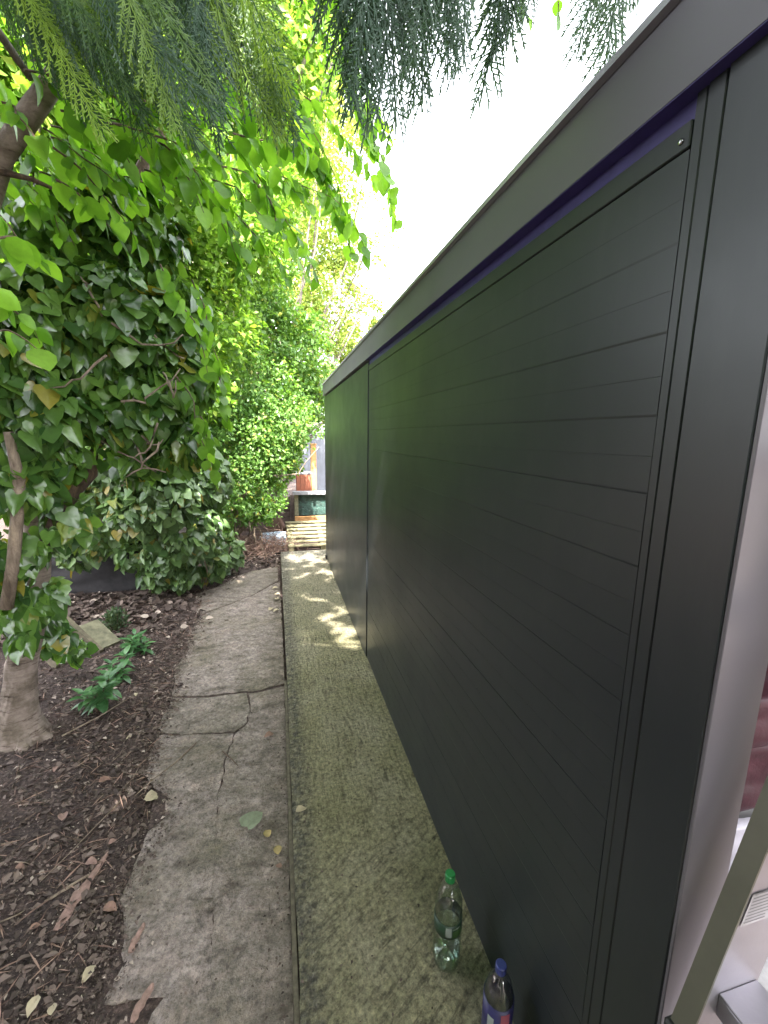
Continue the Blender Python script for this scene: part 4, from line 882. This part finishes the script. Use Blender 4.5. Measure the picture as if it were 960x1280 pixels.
# ---- dead twig heap
q = MB(); 
for i in range(900):
    c = Vector((random.gauss(-.35, .34), random.gauss(6.75, .28), 0)); c.z = -.10 + abs(random.gauss(0, .13)); d = Vector(rng.normal(size=3)); d.z *= .45; d.normalize(); l = random.uniform(.08, .3)
    q.tube([c - d * l * .5, c + Vector(rng.normal(size=3) * .015), c + d * l * .5], [.0035, .003, .002], 3, False)
tag(q.build('twig_heap', 'dry_twig'), 'heap of dry reddish dead twigs at the end of the path', 'twigs', kind='stuff')
for i in range(5):
    q = MB(); a_ = Vector((-.75 + .12 * i + random.uniform(-.05, .05), 6.35 + random.uniform(-.1, .3), -.12)); b_ = a_ + Vector((random.uniform(-.4, .4), random.uniform(0, .5), random.uniform(.35, .8)))
    q.tube(curve(a_, b_, -.15, 9, .12), list(np.linspace(.02, .006, 9)), 6, True, .2); tag(q.build('dead_branch', 'pale_bark', smooth=True), 'bare pale branch sticking out of the dead twig heap', 'branch', 'bare branches in the twig heap')

# ---- litter
BY = [.9, 1.25, 1.6, 1.9, 2.05, 2.2, 2.6, 2.95, 3.4, 3.6, 4.0, 4.4, 4.6, 4.9, 5.2, 5.6]; BX = [-.5, -.6, -.64, -.58, -.6, -.73, -.76, -.76, -.82, -.78, -.86, -.82, -1.0, -1.04, -.72, -.45]
k = 7000; Yv = rng.uniform(.95, 5.6, k); off = rng.normal(-.03, .05, k); X = np.interp(Yv, BY, BX) + off
P = np.array([(x, y, max(ground_z(x, y) + .004, -.094 if o_ > -.012 else -9)) for x, y, o_ in zip(X, Yv, off)])
me = leaf_mesh('leaf_litter', tmpl_small(.3, .2), P, np.c_[rng.normal(size=(k, 2)), rng.normal(size=k) * .2], np.c_[rng.normal(size=(k, 2)) * .4, np.ones(k)], .006 + .022 * rng.random(k) ** 4, 'litter'); tag(obj('leaf_litter', me), 'crumbs of bark spilling over the edge of the stone path', 'litter', kind='stuff')
k = 1500; X = rng.uniform(-1.3, -.02, k); Yv = rng.uniform(5.6, 6.7, k); P = np.array([(x, y, ground_z(x, y) + .008) for x, y in zip(X, Yv)]); P = P[(P[:, 1] > 5.85) | (P[:, 0] < -.55)]; k = len(P)
me = leaf_mesh('leaf_litter', tmpl_ovate(.32, .3, .18), P, np.c_[rng.normal(size=(k, 2)), rng.normal(size=k) * .3], np.c_[rng.normal(size=(k, 2)) * .5, np.ones(k)], .03 + .05 * rng.random(k), 'litter'); tag(obj('leaf_litter', me), 'dead leaves gathered where the stone path ends', 'litter', kind='stuff')
k = 2600; X = -.66 - np.abs(rng.normal(size=k)) * .6; Yv = rng.uniform(1.0, 5.2, k); P = np.array([(x, y, ground_z(x, y) + .007) for x, y in zip(X, Yv)])
me = leaf_mesh('twig_litter', tmpl_small(.03, .01), P, np.c_[rng.normal(size=(k, 2)), rng.normal(size=k) * .12], np.c_[rng.normal(size=(k, 2)) * .3, np.ones(k)], .03 + .09 * rng.random(k) ** 2, 'dry_twig'); tag(obj('twig_litter', me), 'fine dry stalks scattered over the soil bed', 'twigs', kind='stuff')
k = 2600; X = -.68 - np.abs(rng.normal(size=k)) * .7; Yv = rng.uniform(1.0, 5.0, k); P = np.array([(x, y, ground_z(x, y) + .006) for x, y in zip(X, Yv)])
me = leaf_mesh('leaf_litter', tmpl_ovate(.3, .35, .2), P, np.c_[rng.normal(size=(k, 2)), rng.normal(size=k) * .35], np.c_[rng.normal(size=(k, 2)) * .7, np.ones(k)], .014 + .03 * rng.random(k) ** 2, 'litter'); tag(obj('leaf_litter', me), 'curled brown leaf scraps over the soil bed', 'litter', kind='stuff')
def on_soil(x, y): return x < -0.62 or y > 5.8
k = 46000; X = -0.55 - np.abs(rng.normal(size=k)) * 1.0; Yv = rng.uniform(.9, 6.6, k) ** 1.0; ok = []
for x, y in zip(X, Yv):
    lim = -0.60 if y < 1.6 else (-.72 if y < 4.3 else (-.95 if y < 5.2 else -.4)); ok.append(x < lim + random.gauss(-.01, .045))
X, Yv = X[ok], Yv[ok]; P = np.array([(x, y, ground_z(x, y) + .004) for x, y in zip(X, Yv)]); k = len(P)
sz = .007 + .042 * rng.random(k) ** 6
me = leaf_mesh('leaf_litter', tmpl_small(.28, .15), P, np.c_[rng.normal(size=(k, 2)), rng.normal(size=k) * .25], np.c_[rng.normal(size=(k, 2)) * .35, np.ones(k)], sz, 'litter'); tag(obj('leaf_litter', me), 'brown bark chips and dead leaves scattered over the soil', 'litter', kind='stuff')
k = 1100; X = rng.normal(-1.75, .45, k); Yv = rng.uniform(3.9, 5.1, k); P = np.array([(x, y, ground_z(x, y) + .012) for x, y in zip(X, Yv)])
me = leaf_mesh('leaf_litter', OV, P, np.c_[rng.normal(size=(k, 2)), rng.normal(size=k) * .3], np.c_[rng.normal(size=(k, 2)) * .5, np.ones(k)], .04 + .05 * rng.random(k), 'litter'); tag(obj('leaf_litter', me), 'drift of dry leaves before the low dark wall', 'litter', kind='stuff')
k = 2600; X = np.concatenate([rng.uniform(-.7, .6, 900), -np.abs(rng.normal(0, .07, 1000)) - .004, rng.normal(-.62, .09, 700)]); Yv = rng.uniform(.9, 6.0, k); zz = np.where(X > 0.03, .004, -.093); X = np.where(X > .03, X ** 1.5, X); P = np.c_[X, Yv, zz]; P = P[~((P[:, 0] > .012) & (P[:, 0] < .03))]; k = len(P)
me = leaf_mesh('grit', tmpl_small(.3, .2), P, np.c_[rng.normal(size=(k, 2)), rng.normal(size=k) * .1], np.c_[rng.normal(size=(k, 2)) * .2, np.ones(k)], .006 + .012 * rng.random(k) ** 3, 'litter'); tag(obj('leaf_litter', me), 'fine crumbs of leaf on the paving and concrete', 'litter', kind='stuff')
def fallen(x, y, z, s, mat, label, tm=OV, an=None, grp=None, cup=.25):
    v, f = tm; v = v.copy(); v[:, 2] += cup * (v[:, 0] ** 2 * 2 - .1) ; v[:, 2] += .16 * np.array([noise.noise(Vector((a_[0] * 4 + x * 9, a_[1] * 4, y * 9))) for a_ in v])
    an = random.random() * 6.28 if an is None else A(an); v[:, 2] -= v[:, 2].min()
    P2 = [(x + s * (a_[0] * math.cos(an) - a_[1] * math.sin(an)), y + s * (a_[0] * math.sin(an) + a_[1] * math.cos(an)), z + .001 + s * a_[2]) for a_ in v]
    q = MB(); q.add(P2, f); o = q.build('fallen_leaf', mat, smooth=True); tag(o, label, 'leaf', grp)
fallen(-.19, 1.76, -.094, .105, 'leaf_green_fallen', 'pale green fallen leaf on the flagstones', IV, -40)
fallen(-.09, 1.69, -.094, .05, 'leaf_yellow_fallen', 'yellow fallen leaf close to the pale green leaf', OV, 20)
fallen(-.05, 1.60, -.094, .05, 'leaf_yellow_fallen', 'curled yellow fallen leaf beside the timber strip', OV, 5)
fallen(-.035, 1.545, -.094, .03, 'leaf_brown_fallen', 'tiny brown leaf beside the timber strip', OV, 60)
fallen(.03, 1.70, .001, .055, 'leaf_cream_fallen', 'tan fallen leaf at the edge of the concrete strip', OV, -70)
fallen(-.70, 2.06, ground_z(-.7, 2.06) + .006, .075, 'leaf_cream_fallen', 'broad cream fallen leaf where soil meets flagstones', OVW, -80)
fallen(-.075, 2.38, -.094, .06, 'leaf_brown_fallen', 'brown fallen leaf on the flagstone by the timber strip', OV, 100)
lb_ = 'dry brown fallen leaf lying on the dark soil'
for x, y in [(-1.1, 1.78), (-.93, 1.52), (-.80, 1.30), (-.98, 1.33), (-.74, 1.24), (-.66, 1.36), (-1.02, 1.98), (-.95, 2.2), (-1.2, 2.35), (-.9, 2.55), (-1.25, 1.9), (-.78, 1.83), (-1.0, 3.0), (-.95, 1.2), (-1.18, 1.62), (-.84, 1.75), (-1.1, 1.4), (-.7, 1.55)]:
    fallen(x, y, ground_z(x, y) + .006, random.uniform(.03, .06), *random.choice([('leaf_brown_fallen', lb_), ('leaf_brown_fallen', lb_), ('leaf_cream_fallen', 'pale tan fallen leaf lying on the dark soil'), ('rose_bark', 'rosy curled fallen leaf lying on the dark soil')]), OV, None, 'dry leaves on the soil', .5)
lb2 = 'small tan leaf in the joint beside the concrete strip at its far end'
for x, y in [(-.06, 4.55), (-.03, 4.72), (-.10, 4.35), (-.04, 4.28), (-.05, 4.95)]: fallen(x, y, -.094, .07, 'leaf_cream_fallen', lb2, OV, None, 'leaves by the far strip edge')
def chip(x0, y0, x1, y1, w_, mat, label, z=None, grp=None):
    q = MB(); n_ = 7; dx, dy = x1 - x0, y1 - y0; l = math.hypot(dx, dy); sx, sy = -dy / l, dx / l
    for i in range(n_ + 1):
        t = i / n_; ww = w_ * (.25 + .75 * math.sin(math.pi * min(1, t * .9 + .08))) * (1 + .8 * noise.noise(Vector((t * 7, x0, y0)))); x = x0 + dx * t + .006 * noise.noise(Vector((t * 4, 3, x0))); y = y0 + dy * t
        zz = (ground_z(x, y) if z is None else z) + .004
        q.v += [(x - sx * ww, y - sy * ww, zz), (x - sx * ww * .5, y - sy * ww * .5, zz + .004 + .004 * noise.noise(Vector((t * 9, 1, x0)))), (x + sx * ww * .7, y + sy * ww * .7, zz + .005 + .004 * noise.noise(Vector((t * 9, 7, x0)))), (x + sx * ww, y + sy * ww, zz)]
    q.f += [(i * 4 + j, (i + 1) * 4 + j, (i + 1) * 4 + j + 1, i * 4 + j + 1) for i in range(n_) for j in range(3)] + [(0, 1, 2, 3), (n_ * 4 + 3, n_ * 4 + 2, n_ * 4 + 1, n_ * 4)]
    tag(q.build('bark_strip', mat), label, 'bark', grp)
chip(-.84, 1.50, -.77, 1.80, .022, 'rose_bark', 'long rosy strip of bark lying on the soil')
chip(-.555, 1.36, -.535, 1.45, .014, 'rose_bark', 'rosy bark sliver at the flagstone edge', -.098)
chip(-.49, 1.16, -.455, 1.25, .016, 'rose_bark', 'rosy bark sliver lying on the broken flagstone', -.098)
chip(-.34, 1.44, -.27, 1.475, .012, 'flagstone', 'small chipped stone flake across the flagstone joint', -.098)
chip(-.93, 1.62, -.78, 1.72, .006, 'pale_bark', 'thin pale stick end lying near the long bark strip')
def stick(pts, r_, label, name='stick', grp=None, mat='pale_bark'):
    q = MB(); q.tube(pts, list(np.linspace(r_, r_ * .5, len(pts))), 5); tag(q.build(name, mat, smooth=True), label, 'stick', grp)
def gs(x, y, h=.008): return (x, y, max(ground_z(x, y), -.128) + h + (.02 if x > -.7 else 0))
stick([gs(-.52, 2.42), gs(-.60, 2.28), gs(-.68, 2.17), gs(-.76, 2.08)], .004, 'thin forked stick reaching from flagstone to soil')
stick([gs(-.80, 2.08), gs(-.86, 1.96), gs(-.92, 1.82), gs(-.98, 1.70)], .003, 'long thin curved stalk lying on the soil')
stick([(-.36, 2.30, -.088), (-.30, 2.22, -.086), (-.26, 2.16, -.088)], .004, 'short dark twig lying on the flagstone', mat='brown_bark')
stick([gs(-1.28, 2.60, .03), gs(-1.12, 2.72, .05), gs(-.98, 2.90, .06)], .005, 'pale bent stick beside the nearest laurel')
for i in range(26):
    x, y = random.uniform(-1.3, -.72), random.uniform(1.1, 3.2); an = random.random() * 6.28; l = random.uniform(.05, .14)
    stick([gs(x, y), gs(x + math.cos(an) * l * .5 + .01, y + math.sin(an) * l * .5), gs(x + math.cos(an) * l, y + math.sin(an) * l)], random.uniform(.0015, .003), 'thin dry twig lying on the dark soil', 'twig', 'thin twigs on the soil', random.choice(['pale_bark', 'brown_bark']))
